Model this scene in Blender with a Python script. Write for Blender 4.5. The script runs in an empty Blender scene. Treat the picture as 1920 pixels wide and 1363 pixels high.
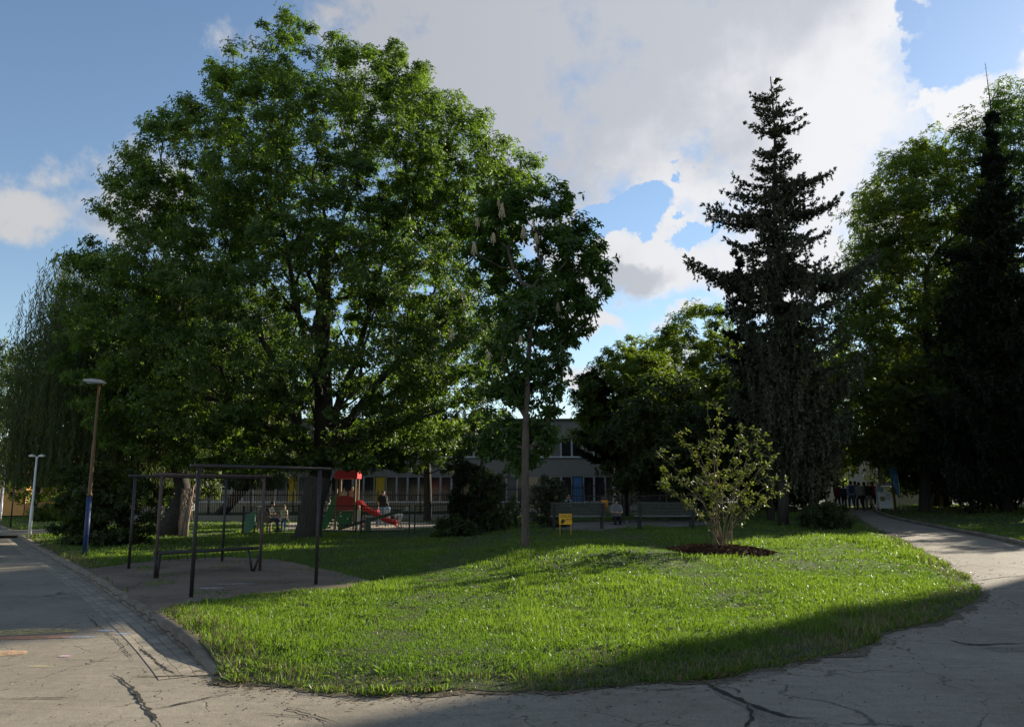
import bpy, bmesh, math, random
import numpy as np
from mathutils import Vector, Matrix
from mathutils.geometry import delaunay_2d_cdt
R = math.radians
rng = np.random.default_rng(7)
random.seed(7)
sc = bpy.context.scene
COL = sc.collection

# ------------------------------------------------------------------ camera
CZ, F, CX, CY, PITCH = 1.65, 1500.0, 960.0, 681.5, R(9.4)
cd = bpy.data.cameras.new('camera'); cam = bpy.data.objects.new('camera', cd); COL.objects.link(cam)
cam.location = (0, 0, CZ); cam.rotation_euler = (R(90) + PITCH, 0, 0)
cd.sensor_width = 36; cd.lens = 36 * F / 1920; cd.clip_end = 3000; cd.clip_start = 0.1
sc.camera = cam
CP, SP = math.cos(PITCH), math.sin(PITCH)
def D(px, py):
    xc, yc = (px - CX) / F, (CY - py) / F
    return Vector((xc, CP - yc * SP, SP + yc * CP))
def W(px, py, d):                      # point at distance y = d
    v = D(px, py); t = d / v.y
    return Vector((v.x * t, d, CZ + v.z * t))

# ------------------------------------------------------------------ sky, sun, exposure
SUN_AZ, SUN_EL = R(50), R(21.5)
sc.view_settings.view_transform = 'Standard'; sc.view_settings.look = 'None'
sc.view_settings.gamma = 1.0; sc.view_settings.use_curve_mapping = False
sc.view_settings.exposure = 0.95
world = bpy.data.worlds.new('World'); sc.world = world; world.use_nodes = True
def build_world():
    nt = world.node_tree; nt.nodes.clear(); L = nt.links.new
    def N(t, **k):
        n = nt.nodes.new(t)
        for a, b in k.items(): setattr(n, a, b)
        return n
    def M(op, a, b=None, clamp=False):
        n = N('ShaderNodeMath', operation=op, use_clamp=clamp)
        for i, v in enumerate((a, b)):
            if v is None: continue
            if isinstance(v, (int, float)): n.inputs[i].default_value = v
            else: L(v, n.inputs[i])
        return n.outputs[0]
    def V(op, a, b=None):
        n = N('ShaderNodeVectorMath', operation=op)
        for i, v in enumerate((a, b)):
            if v is None: continue
            if isinstance(v, (tuple, list, Vector)): n.inputs[i].default_value = tuple(v)
            else: L(v, n.inputs[i])
        return n
    out = N('ShaderNodeOutputWorld')
    sky = N('ShaderNodeTexSky', sky_type='NISHITA', sun_disc=False, sun_elevation=SUN_EL, sun_rotation=SUN_AZ)
    sky.air_density = 1.0; sky.dust_density = 0.15; sky.ozone_density = 1.6
    bg = N('ShaderNodeBackground'); L(sky.outputs[0], bg.inputs[0]); bg.inputs[1].default_value = 0.085
    tc = N('ShaderNodeTexCoord'); d0 = tc.outputs['Generated']
    n1 = N('ShaderNodeTexNoise'); n1.inputs['Scale'].default_value = 4.5; n1.inputs['Detail'].default_value = 9; n1.inputs['Roughness'].default_value = .6
    L(d0, n1.inputs['Vector'])
    w1 = V('SUBTRACT', n1.outputs['Color'], (.5, .5, .5)); w2 = V('MULTIPLY', w1.outputs[0], (.26, .26, .22))
    d = V('ADD', d0, w2.outputs[0]).outputs[0]
    def blob(px, py, rx, ry, amp=1.0):
        c = D(px, py).normalized()
        o = V('SUBTRACT', d, c); m = V('MULTIPLY', o.outputs[0], (F / rx, F / (rx + ry) * 1.4, F / ry))
        ln = V('LENGTH', m.outputs[0]).outputs['Value']
        return M('MULTIPLY', M('SUBTRACT', 1.0, M('MULTIPLY', ln, ln)), amp)
    def union(bl):
        r = None
        for b in bl:
            v = blob(*b); r = v if r is None else M('MAXIMUM', r, v)
        return r
    body = union([(1130, 90, 500, 300), (860, 60, 250, 260), (1440, 240, 240, 260), (1540, 70, 160, 190), (700, 30, 85, 80), (1540, 470, 170, 120),
                  (1210, 470, 190, 62), (1090, 560, 90, 26), (1260, 555, 100, 22), (1255, 625, 80, 24), (1110, 680, 60, 22),
                  (1835, 72, 60, 22), (1870, 190, 80, 52), (1750, 195, 40, 16),
                  (170, 375, 190, 105), (60, 400, 170, 44), (1330, 330, 240, 60), (-400, 300, 300, 60)])
    hole = union([(1190, 385, 80, 34), (1120, 415, 60, 20), (1290, 330, 26, 24), (1310, 420, 60, 18), (1790, 50, 80, 90)])
    n2 = N('ShaderNodeTexNoise'); n2.inputs['Scale'].default_value = 9; n2.inputs['Detail'].default_value = 10; n2.inputs['Roughness'].default_value = .6
    L(d0, n2.inputs['Vector'])
    n2c = M('SUBTRACT', n2.outputs['Fac'], .5)
    dens = M('ADD', M('MAXIMUM', body, -1.2), M('MULTIPLY', n2c, 4.2))
    dens = M('SUBTRACT', dens, M('MULTIPLY', M('MAXIMUM', M('ADD', hole, M('MULTIPLY', n2c, 2.6)), 0.0), 3.0))
    # clouds behind and above the viewer come from plain noise
    n3 = N('ShaderNodeTexNoise'); n3.inputs['Scale'].default_value = 2.5; n3.inputs['Detail'].default_value = 6
    L(d0, n3.inputs['Vector'])
    sx = N('ShaderNodeSeparateXYZ'); L(d0, sx.inputs[0])
    back = M('MULTIPLY', M('SUBTRACT', n3.outputs['Fac'], .52), 3.0)
    front = N('ShaderNodeMapRange'); front.inputs['From Min'].default_value = .0; front.inputs['From Max'].default_value = .35
    L(sx.outputs['Y'], front.inputs['Value'])
    mx = N('ShaderNodeMix'); L(front.outputs[0], mx.inputs[0]); L(back, mx.inputs[2]); L(dens, mx.inputs[3])
    fac = N('ShaderNodeMapRange', interpolation_type='SMOOTHSTEP'); fac.inputs['From Min'].default_value = -.25; fac.inputs['From Max'].default_value = .75
    L(mx.outputs[0], fac.inputs['Value'])
    # light and dark inside the cloud: thick parts facing away from the sun are grey
    grey = union([(980, 130, 400, 260), (1180, 485, 90, 30), (1080, 0, 400, 240), (200, 410, 110, 26)])
    n4 = N('ShaderNodeTexNoise'); n4.inputs['Scale'].default_value = 6; n4.inputs['Detail'].default_value = 8; n4.inputs['Roughness'].default_value = .58
    L(d0, n4.inputs['Vector'])
    g = N('ShaderNodeMapRange', interpolation_type='SMOOTHSTEP'); g.inputs['From Min'].default_value = -.75; g.inputs['From Max'].default_value = .7
    L(M('ADD', M('MAXIMUM', grey, -1.0), M('MULTIPLY', M('SUBTRACT', n4.outputs['Fac'], .5), 3.6)), g.inputs['Value'])
    mc = N('ShaderNodeMix', data_type='RGBA'); L(g.outputs[0], mc.inputs[0])
    # brightness falls off away from the sun
    sd = Vector((math.sin(SUN_AZ) * math.cos(SUN_EL), math.cos(SUN_AZ) * math.cos(SUN_EL), math.sin(SUN_EL)))
    dt = V('DOT_PRODUCT', d0, sd).outputs['Value']
    sb = N('ShaderNodeMapRange'); sb.inputs['From Min'].default_value = .35; sb.inputs['From Max'].default_value = .97
    sb.inputs['To Min'].default_value = .66; sb.inputs['To Max'].default_value = 1.02
    L(dt, sb.inputs['Value'])
    mc.inputs['A'].default_value = (.47, .475, .49, 1); mc.inputs['B'].default_value = (.305, .32, .355, 1)
    cb = N('ShaderNodeBackground'); L(mc.outputs['Result'], cb.inputs[0]); L(sb.outputs[0], cb.inputs[1])
    ms = N('ShaderNodeMixShader'); L(fac.outputs[0], ms.inputs[0]); L(bg.outputs[0], ms.inputs[1]); L(cb.outputs[0], ms.inputs[2])
    L(ms.outputs[0], out.inputs[0])
build_world()
sl = bpy.data.lights.new('sun', 'SUN'); so = bpy.data.objects.new('sun', sl); COL.objects.link(so)
sl.energy = 5.0; sl.angle = R(0.53); sl.color = (1.0, .91, .76)
sdir = Vector((math.sin(SUN_AZ) * math.cos(SUN_EL), math.cos(SUN_AZ) * math.cos(SUN_EL), math.sin(SUN_EL)))
so.rotation_euler = sdir.to_track_quat('Z', 'Y').to_euler(); so.location = (0, 0, 60)
sc.cycles.max_bounces = 6; sc.cycles.diffuse_bounces = 3; sc.cycles.glossy_bounces = 2
sc.cycles.transmission_bounces = 4; sc.cycles.transparent_max_bounces = 6

# ------------------------------------------------------------------ helpers
def ss(x, a, b):
    t = np.clip((np.asarray(x, float) - a) / (b - a), 0, 1); return t * t * (3 - 2 * t)
def H(x, y):                                        # lie of the land
    return .42 * ss(y, 9, 24) * ss(x, -5, 3) + .35 * ss(y, 27, 50) * ss(x, 2, 12)
def G(px, py, off=0.0):                             # where the ray through a photo point meets the ground
    v = D(px, py); t = 5.0
    for _ in range(60):
        x, y = v.x * t, v.y * t
        tn = (float(H(x, y)) + off - CZ) / v.z
        t = t * .5 + tn * .5
    return Vector((v.x * t, v.y * t, float(H(v.x * t, v.y * t)) + off))
def gp(x, y, off=0.0): return Vector((x, y, float(H(x, y)) + off))
def tag(o, label=None, cat=None, group=None, kind=None):
    if label: o['label'] = label
    if cat: o['category'] = cat
    if group: o['group'] = group
    if kind: o['kind'] = kind
    return o
def thing(name, label, cat, loc=(0, 0, 0), group=None):
    o = bpy.data.objects.new(name, None); o.location = loc; o.empty_display_size = .2
    COL.objects.link(o); return tag(o, label, cat, group)
def wloc(o):
    v = Vector((0, 0, 0))
    while o: v += o.location; o = o.parent
    return v
def link(name, me, mat, parent=None, smooth=False):
    if parent is not None: me.transform(Matrix.Translation(-wloc(parent)))
    me.materials.clear(); me.materials.append(mat)
    if smooth:
        me.polygons.foreach_set('use_smooth', [True] * len(me.polygons))
    o = bpy.data.objects.new(name, me); COL.objects.link(o)
    if parent is not None: o.parent = parent
    return o
def npmesh(name, v, f, tint=None, uv=None):
    v = np.asarray(v, np.float32); f = np.asarray(f, np.int32); n, k = f.shape
    me = bpy.data.meshes.new(name)
    me.vertices.add(len(v)); me.vertices.foreach_set('co', v.ravel())
    me.loops.add(n * k); me.loops.foreach_set('vertex_index', f.ravel())
    me.polygons.add(n); me.polygons.foreach_set('loop_start', np.arange(0, n * k, k, dtype=np.int32))
    me.polygons.foreach_set('loop_total', np.full(n, k, np.int32))
    me.update(calc_edges=True)
    if tint is not None:
        a = me.attributes.new('tint', 'FLOAT', 'POINT'); a.data.foreach_set('value', np.asarray(tint, np.float32))
    if uv is not None:
        u = me.uv_layers.new(name='UVMap'); u.data.foreach_set('uv', np.asarray(uv, np.float32)[f.ravel()].ravel())
    return me
def copytree(o, loc, rz=None, label=None):
    c = o.copy(); COL.objects.link(c); c.location = loc
    if rz is not None: c.rotation_euler.z = rz
    if label: c['label'] = label
    for ch in list(o.children):
        k = ch.copy(); COL.objects.link(k); k.parent = c
        for g in ch.children:
            m = g.copy(); COL.objects.link(m); m.parent = k
    return c
class MB:
    def __init__(s): s.v = []; s.f = []
    def add(s, vs, fs):
        b = len(s.v); s.v += [tuple(p) for p in vs]; s.f += [tuple(b + i for i in q) for q in fs]; return s
    def box(s, c, d, rot=None, taper=1.0):
        c = Vector(c); hx, hy, hz = d[0] / 2, d[1] / 2, d[2] / 2; vs = []
        for z in (-1, 1):
            t = taper if z > 0 else 1
            for x, y in ((-1, -1), (1, -1), (1, 1), (-1, 1)):
                p = Vector((x * hx * t, y * hy * t, z * hz))
                if rot is not None: p = rot @ p
                vs.append(c + p)
        return s.add(vs, [(3, 2, 1, 0), (4, 5, 6, 7), (0, 1, 5, 4), (1, 2, 6, 5), (2, 3, 7, 6), (3, 0, 4, 7)])
    def beam(s, p, q, w, h):                        # box from p to q
        p, q = Vector(p), Vector(q); a = (q - p); l = a.length; a.normalize()
        u = Vector((0, 0, 1)) if abs(a.z) < .95 else Vector((0, 1, 0))
        x = a.cross(u).normalized(); z = x.cross(a)
        m = Matrix((x, a, z)).transposed()
        return s.box((p + q) / 2, (w, l, h), m)
    def tube(s, pts, rad, n=8, cap=True):
        pts = [Vector(p) for p in pts]
        if not hasattr(rad, '__len__'): rad = [rad] * len(pts)
        b = len(s.v); x = None
        for i, p in enumerate(pts):
            a = (pts[min(i + 1, len(pts) - 1)] - pts[max(i - 1, 0)]).normalized()
            if x is None:
                u = Vector((0, 0, 1)) if abs(a.z) < .9 else Vector((1, 0, 0)); x = a.cross(u).normalized()
            else: x = (x - a * x.dot(a)).normalized()
            y = a.cross(x)
            for k in range(n):
                t = 2 * math.pi * k / n
                s.v.append(tuple(p + (x * math.cos(t) + y * math.sin(t)) * rad[i]))
        for i in range(len(pts) - 1):
            for k in range(n):
                k2 = (k + 1) % n
                s.f.append((b + i * n + k, b + i * n + k2, b + (i + 1) * n + k2, b + (i + 1) * n + k))
        if cap:
            s.f.append(tuple(b + k for k in range(n - 1, -1, -1))); e = b + (len(pts) - 1) * n
            s.f.append(tuple(e + k for k in range(n)))
        return s
    def ball(s, c, r, n=10, m=7):
        c = Vector(c); r = r if hasattr(r, '__len__') else (r, r, r); b = len(s.v)
        for i in range(1, m):
            ph = math.pi * i / m
            for k in range(n):
                t = 2 * math.pi * k / n
                s.v.append((c.x + r[0] * math.sin(ph) * math.cos(t), c.y + r[1] * math.sin(ph) * math.sin(t), c.z + r[2] * math.cos(ph)))
        s.v.append((c.x, c.y, c.z + r[2])); s.v.append((c.x, c.y, c.z - r[2])); T = len(s.v) - 2
        for i in range(m - 2):
            for k in range(n):
                k2 = (k + 1) % n; s.f.append((b + i * n + k, b + (i + 1) * n + k, b + (i + 1) * n + k2, b + i * n + k2))
        for k in range(n):
            k2 = (k + 1) % n; s.f.append((T, b + k, b + k2)); s.f.append((T + 1, b + (m - 2) * n + k2, b + (m - 2) * n + k))
        return s
    def prism(s, poly, ax, t0, t1):                 # poly of (a,b); ax='y': x,z outline swept in y
        n = len(poly)
        def P(a, b, t): return (a, t, b) if ax == 'y' else ((t, a, b) if ax == 'x' else (a, b, t))
        vs = [P(a, b, t0) for a, b in poly] + [P(a, b, t1) for a, b in poly]
        fs = [tuple(range(n)), tuple(range(2 * n - 1, n - 1, -1))] + [(i, n + i, n + (i + 1) % n, (i + 1) % n) for i in range(n)]
        return s.add(vs, fs)
    def mesh(s, name, bevel=0):
        me = bpy.data.meshes.new(name); me.from_pydata(s.v, [], s.f)
        bm = bmesh.new(); bm.from_mesh(me); bmesh.ops.recalc_face_normals(bm, faces=bm.faces)
        if bevel: bmesh.ops.bevel(bm, geom=bm.edges[:], offset=bevel, segments=1, affect='EDGES', clamp_overlap=True)
        bm.to_mesh(me); bm.free(); me.update(); return me
    def build(s, name, mat, parent=None, smooth=False, bevel=0):
        return link(name, s.mesh(name, bevel), mat, parent, smooth)

# ------------------------------------------------------------------ materials
def newmat(name):
    m = bpy.data.materials.new(name); m.use_nodes = True; nt = m.node_tree
    b = nt.nodes['Principled BSDF']; return m, nt, b, nt.links.new
def mat(name, col, rough=.6, var=.15, scale=6.0, metal=0.0, bump=0.0, spec=.4):
    m, nt, b, L = newmat(name)
    tc = nt.nodes.new('ShaderNodeTexCoord'); n = nt.nodes.new('ShaderNodeTexNoise')
    n.inputs['Scale'].default_value = scale; n.inputs['Detail'].default_value = 6; L(tc.outputs['Object'], n.inputs['Vector'])
    r = nt.nodes.new('ShaderNodeValToRGB'); L(n.outputs['Fac'], r.inputs[0])
    r.color_ramp.elements[0].position = .3; r.color_ramp.elements[1].position = .7
    r.color_ramp.elements[0].color = [c * (1 - var) for c in col] + [1]; r.color_ramp.elements[1].color = [min(1, c * (1 + var)) for c in col] + [1]
    L(r.outputs[0], b.inputs['Base Color']); b.inputs['Roughness'].default_value = rough; b.inputs['Metallic'].default_value = metal
    b.inputs['Specular IOR Level'].default_value = spec
    if bump:
        bp = nt.nodes.new('ShaderNodeBump'); bp.inputs['Strength'].default_value = bump; bp.inputs['Distance'].default_value = .02
        L(n.outputs['Fac'], bp.inputs['Height']); L(bp.outputs[0], b.inputs['Normal'])
    return m
def leafmat(name, c0, c1, t0, t1, trans=.4, rough=.5, spec=.35):
    m, nt, b, L = newmat(name)
    at = nt.nodes.new('ShaderNodeAttribute'); at.attribute_name = 'tint'
    def ramp(a, c):
        r = nt.nodes.new('ShaderNodeValToRGB'); r.color_ramp.elements[0].color = (*a, 1); r.color_ramp.elements[1].color = (*c, 1)
        L(at.outputs['Fac'], r.inputs[0]); return r.outputs[0]
    L(ramp(c0, c1), b.inputs['Base Color']); b.inputs['Roughness'].default_value = rough; b.inputs['Specular IOR Level'].default_value = spec
    tr = nt.nodes.new('ShaderNodeBsdfTranslucent'); L(ramp(t0, t1), tr.inputs[0])
    mx = nt.nodes.new('ShaderNodeMixShader'); mx.inputs[0].default_value = trans
    L(b.outputs[0], mx.inputs[1]); L(tr.outputs[0], mx.inputs[2]); L(mx.outputs[0], nt.nodes['Material Output'].inputs[0])
    return m
def barkmat(name, c0, c1):
    m, nt, b, L = newmat(name)
    tc = nt.nodes.new('ShaderNodeTexCoord'); mp = nt.nodes.new('ShaderNodeMapping'); mp.inputs['Scale'].default_value = (9, 9, 1.6)
    n = nt.nodes.new('ShaderNodeTexNoise'); n.inputs['Scale'].default_value = 2.2; n.inputs['Detail'].default_value = 8; n.inputs['Roughness'].default_value = .7
    L(tc.outputs['Object'], mp.inputs[0]); L(mp.outputs[0], n.inputs['Vector'])
    r = nt.nodes.new('ShaderNodeValToRGB'); r.color_ramp.elements[0].position = .35; r.color_ramp.elements[1].position = .68
    r.color_ramp.elements[0].color = (*c0, 1); r.color_ramp.elements[1].color = (*c1, 1)
    L(n.outputs['Fac'], r.inputs[0]); L(r.outputs[0], b.inputs['Base Color']); b.inputs['Roughness'].default_value = .9
    bp = nt.nodes.new('ShaderNodeBump'); bp.inputs['Strength'].default_value = .8; bp.inputs['Distance'].default_value = .03
    L(n.outputs['Fac'], bp.inputs['Height']); L(bp.outputs[0], b.inputs['Normal']); return m
def pavemat(name, c0, c1, crack=True, speck=.5):
    m, nt, b, L = newmat(name)
    def N(t, **k):
        n = nt.nodes.new(t)
        for a, v in k.items(): setattr(n, a, v)
        return n
    tc = N('ShaderNodeTexCoord'); P = tc.outputs['Object']
    def noise(s, d=6, r=.55, vec=P):
        n = N('ShaderNodeTexNoise'); n.inputs['Scale'].default_value = s; n.inputs['Detail'].default_value = d; n.inputs['Roughness'].default_value = r
        L(vec, n.inputs['Vector']); return n
    def rng_(x, a, b_, c, d_):
        n = N('ShaderNodeMapRange'); L(x, n.inputs['Value'])
        for i, v in zip(('From Min', 'From Max', 'To Min', 'To Max'), (a, b_, c, d_)): n.inputs[i].default_value = v
        return n.outputs[0]
    def mul(a, f):
        n = N('ShaderNodeMix', data_type='RGBA', blend_type='MULTIPLY'); n.inputs[0].default_value = 1
        L(a, n.inputs['A'])
        c = N('ShaderNodeCombineColor'); [L(f, c.inputs[i]) for i in range(3)]; L(c.outputs[0], n.inputs['B']); return n.outputs['Result']
    big = noise(.55, 5)
    r = N('ShaderNodeValToRGB'); r.color_ramp.elements[0].position = .32; r.color_ramp.elements[1].position = .7
    r.color_ramp.elements[0].color = (*c0, 1); r.color_ramp.elements[1].color = (*c1, 1); L(big.outputs['Fac'], r.inputs[0])
    fine = noise(90, 3, .7); mid = noise(7, 6, .7)
    c = mul(r.outputs[0], rng_(fine.outputs['Fac'], .3, .7, 1 - speck * .45, 1 + speck * .25))
    c = mul(c, rng_(mid.outputs['Fac'], .3, .7, .84, 1.12))
    agg = noise(34, 2, .8); c = mul(c, rng_(agg.outputs['Fac'], .3, .7, 1 - speck * .25, 1 + speck * .18)); sta = noise(1.7, 4, .7); c = mul(c, rng_(sta.outputs['Fac'], .55, .72, 1.0, .84))
    # streaks along the traffic direction
    mp = N('ShaderNodeMapping'); mp.inputs['Rotation'].default_value = (0, 0, R(-8)); mp.inputs['Scale'].default_value = (1.2, 9, 1); L(P, mp.inputs[0])
    st = noise(1.4, 7, .65, mp.outputs[0]); c = mul(c, rng_(st.outputs['Fac'], .35, .66, .9, 1.07))
    hgt = fine.outputs['Fac']
    if crack:
        w = noise(1.3, 5, .6); vm = N('ShaderNodeVectorMath', operation='MULTIPLY_ADD'); L(w.outputs['Color'], vm.inputs[0]); vm.inputs[1].default_value = (1.1, 1.1, 0); L(P, vm.inputs[2])
        vo = N('ShaderNodeTexVoronoi', feature='DISTANCE_TO_EDGE'); vo.inputs['Scale'].default_value = .42; L(vm.outputs[0], vo.inputs['Vector'])
        vm2 = N('ShaderNodeVectorMath', operation='MULTIPLY_ADD'); L(w.outputs['Color'], vm2.inputs[0]); vm2.inputs[1].default_value = (.5, .5, 0); L(P, vm2.inputs[2])
        vo2 = N('ShaderNodeTexVoronoi', feature='DISTANCE_TO_EDGE'); vo2.inputs['Scale'].default_value = 1.9; L(vm2.outputs[0], vo2.inputs['Vector'])
        mk = noise(.5, 3); mk2 = noise(.9, 4)
        a1 = N('ShaderNodeMath', operation='DIVIDE'); L(vo.outputs['Distance'], a1.inputs[0]); L(rng_(mk.outputs['Fac'], .42, .66, .0004, .008), a1.inputs[1])
        a2 = N('ShaderNodeMath', operation='DIVIDE'); L(vo2.outputs['Distance'], a2.inputs[0]); L(rng_(mk2.outputs['Fac'], .53, .72, .0004, .02), a2.inputs[1])
        k = N('ShaderNodeMath', operation='MINIMUM'); L(a1.outputs[0], k.inputs[0]); L(a2.outputs[0], k.inputs[1])
        kk = rng_(k.outputs[0], .4, 1.3, .42, 1.0); c = mul(c, kk)
        hm = N('ShaderNodeMath', operation='MULTIPLY_ADD'); L(kk, hm.inputs[0]); hm.inputs[1].default_value = 3.0; L(fine.outputs['Fac'], hm.inputs[2]); hgt = hm.outputs[0]
    L(c, b.inputs['Base Color']); b.inputs['Roughness'].default_value = .85; b.inputs['Specular IOR Level'].default_value = .3
    bp = N('ShaderNodeBump'); bp.inputs['Strength'].default_value = .5; bp.inputs['Distance'].default_value = .008
    L(hgt, bp.inputs['Height']); L(bp.outputs[0], b.inputs['Normal']); return m
M_oak = leafmat('oak_leaf', (.026, .048, .011), (.076, .116, .025), (.09, .195, .013), (.28, .43, .038), .40, .45, .38)
M_chest = leafmat('chestnut_leaf', (.028, .055, .012), (.065, .11, .022), (.09, .20, .012), (.24, .42, .04), .34, .45, .4)
M_maple = leafmat('maple_leaf', (.032, .048, .012), (.080, .105, .022), (.14, .23, .012), (.38, .50, .04), .48, .5, .3)
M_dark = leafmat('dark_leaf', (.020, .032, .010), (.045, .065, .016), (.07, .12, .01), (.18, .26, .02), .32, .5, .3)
M_willow = leafmat('willow_leaf', (.030, .042, .016), (.075, .095, .034), (.09, .14, .02), (.24, .32, .06), .3, .5, .3)
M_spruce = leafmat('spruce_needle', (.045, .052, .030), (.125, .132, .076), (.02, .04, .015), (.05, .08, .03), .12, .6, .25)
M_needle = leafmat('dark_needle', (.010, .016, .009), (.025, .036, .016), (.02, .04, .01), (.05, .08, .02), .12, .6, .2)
M_shrub = leafmat('shrub_leaf', (.05, .07, .018), (.14, .15, .04), (.09, .15, .015), (.28, .32, .04), .32, .55, .25)
M_grass = leafmat('grass_blade', (.045, .085, .012), (.105, .15, .03), (.13, .27, .01), (.32, .48, .03), .42, .42, .45)
M_dry = leafmat('dry_grass', (.15, .11, .06), (.28, .22, .12), (.15, .12, .06), (.3, .25, .12), .2)
M_flower = leafmat('flower', (.75, .62, .46), (.8, .7, .55), (.8, .72, .55), (.8, .72, .55), .6)
M_bark = barkmat('bark', (.016, .013, .010), (.06, .05, .038))
M_barkL = barkmat('chestnut_bark', (.055, .042, .034), (.15, .11, .085))
M_barkP = barkmat('pale_wood', (.16, .11, .08), (.38, .28, .21))
M_twig = barkmat('twig_bark', (.12, .09, .05), (.28, .21, .12))
M_soil = pavemat('lawn_soil', (.035, .045, .016), (.06, .07, .025), False)
M_pave = pavemat('old_asphalt', (.235, .198, .145), (.335, .29, .218), True, .85)
M_yard = pavemat('worn_yard', (.14, .102, .068), (.25, .185, .125), True)
M_sand = pavemat('sand', (.36, .29, .20), (.48, .40, .29), False)
M_gravel = pavemat('gravel', (.17, .145, .115), (.30, .26, .20), False, 1.6)
M_kerb = pavemat('kerb_stone', (.15, .12, .09), (.24, .195, .145), False, .9)
M_black = mat('black_paint', (.028, .024, .022), .5, .3, 12)
M_rust = mat('rusty_steel', (.09, .055, .045), .65, .35, 15)
M_fence = mat('fence_steel', (.012, .012, .013), .5)
M_white = mat('white_paint', (.75, .75, .73), .5, .06)
M_conc = mat('concrete', (.30, .29, .27), .85, .15, 8, bump=.3)
M_wallG = mat('grey_render', (.25, .238, .22), .9, .05, 2.5)
M_wallB = mat('beige_render', (.34, .30, .20), .9, .07, 3)
M_orange = mat('orange_render', (.72, .36, .12), .9, .08, 2)
M_glass = mat('window_glass', (.02, .022, .026), .12, .3, 1.5, spec=.6)
M_blind = mat('window_blind', (.16, .15, .135), .7, .1)
M_yellow = mat('yellow_panel', (.62, .40, .03), .6, .06)
M_bluep = mat('blue_panel', (.06, .18, .38), .6, .06)
M_red = mat('red_plastic', (.62, .035, .022), .35, .06, 5, spec=.5)
M_redroof = mat('red_roof', (.66, .05, .06), .5, .06)
M_redD = mat('dark_red_panel', (.32, .022, .018), .5, .1)
M_greenp = mat('green_panel', (.03, .17, .05), .5, .1)
M_mint = mat('mint_board', (.15, .38, .24), .6, .12)
M_wood = mat('wood_post', (.20, .16, .105), .8, .2, 14)
M_woodD = mat('dark_wood', (.045, .05, .04), .6, .2, 14)
M_ochre = mat('ochre_paint', (.125, .06, .014), .5, .2, 7)
M_blue = mat('blue_paint', (.014, .035, .11), .5, .25, 9)
M_lampg = mat('lamp_grey', (.36, .33, .30), .5, .1)
M_sign = mat('sign_yellow', (.80, .42, .015), .5, .05)
M_bin = mat('orange_bin', (.42, .17, .03), .5, .1)
M_mulch = mat('bark_mulch', (.06, .032, .02), .95, .5, 40, bump=1.0)
M_skin = mat('skin', (.55, .33, .24), .6, .05)
M_hairD = mat('dark_hair', (.03, .02, .015), .7, .2, 30)
M_hairB = mat('blond_hair', (.45, .33, .17), .7, .2, 30)
def cloth(n, c): return mat(n, c, .85, .12, 9)
M_navy = cloth('dark_jeans', (.03, .045, .09)); M_jean = cloth('blue_jeans', (.16, .24, .36)); M_blk = cloth('black_cloth', (.015, .015, .017))
M_cream = cloth('cream_cloth', (.72, .66, .42)); M_whc = cloth('white_cloth', (.75, .74, .74)); M_redc = cloth('red_cloth', (.40, .03, .03))
M_maroon = cloth('maroon_cloth', (.10, .015, .02)); M_slate = cloth('slate_cloth', (.14, .18, .26)); M_greyc = cloth('grey_cloth', (.2, .2, .2))
M_sky = cloth('light_blue_cloth', (.30, .48, .60)); M_beige = cloth('beige_cloth', (.38, .31, .22)); M_shoe = cloth('shoe', (.10, .09, .09))

# ------------------------------------------------------------------ ground sheets
def pip(x, y, poly):
    x = np.asarray(x); y = np.asarray(y); r = np.zeros(x.shape, bool); n = len(poly)
    for i in range(n):
        x1, y1 = poly[i]; x2, y2 = poly[(i + 1) % n]
        c = ((y1 > y) != (y2 > y)) & (x < (x2 - x1) * (y - y1) / (y2 - y1 + 1e-12) + x1); r ^= c
    return r
def pldist(x, y, line):
    d = np.full(np.shape(x), 1e9)
    for (x1, y1), (x2, y2) in zip(line[:-1], line[1:]):
        dx, dy = x2 - x1, y2 - y1; t = np.clip(((x - x1) * dx + (y - y1) * dy) / (dx * dx + dy * dy + 1e-12), 0, 1)
        d = np.minimum(d, np.hypot(x - x1 - t * dx, y - y1 - t * dy))
    return d
def densify(pl, step=.35, jit=0.0, closed=False):
    out = []; n = len(pl)
    for i in range(n if closed else n - 1):
        a = np.array(pl[i]); b = np.array(pl[(i + 1) % n]); k = max(1, int(np.hypot(*(b - a)) / step))
        k = min(k, 60)
        for j in range(k):
            p = a + (b - a) * j / k; out.append(tuple(p + rng.normal(0, jit, 2)))
    if not closed: out.append(tuple(pl[-1]))
    return out
def smooth(pl, it=2):
    for _ in range(it):
        q = [pl[0]]
        for a, b in zip(pl[:-1], pl[1:]):
            q.append((a[0] * .75 + b[0] * .25, a[1] * .75 + b[1] * .25)); q.append((a[0] * .25 + b[0] * .75, a[1] * .25 + b[1] * .75))
        q.append(pl[-1]); pl = q
    return pl
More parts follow.
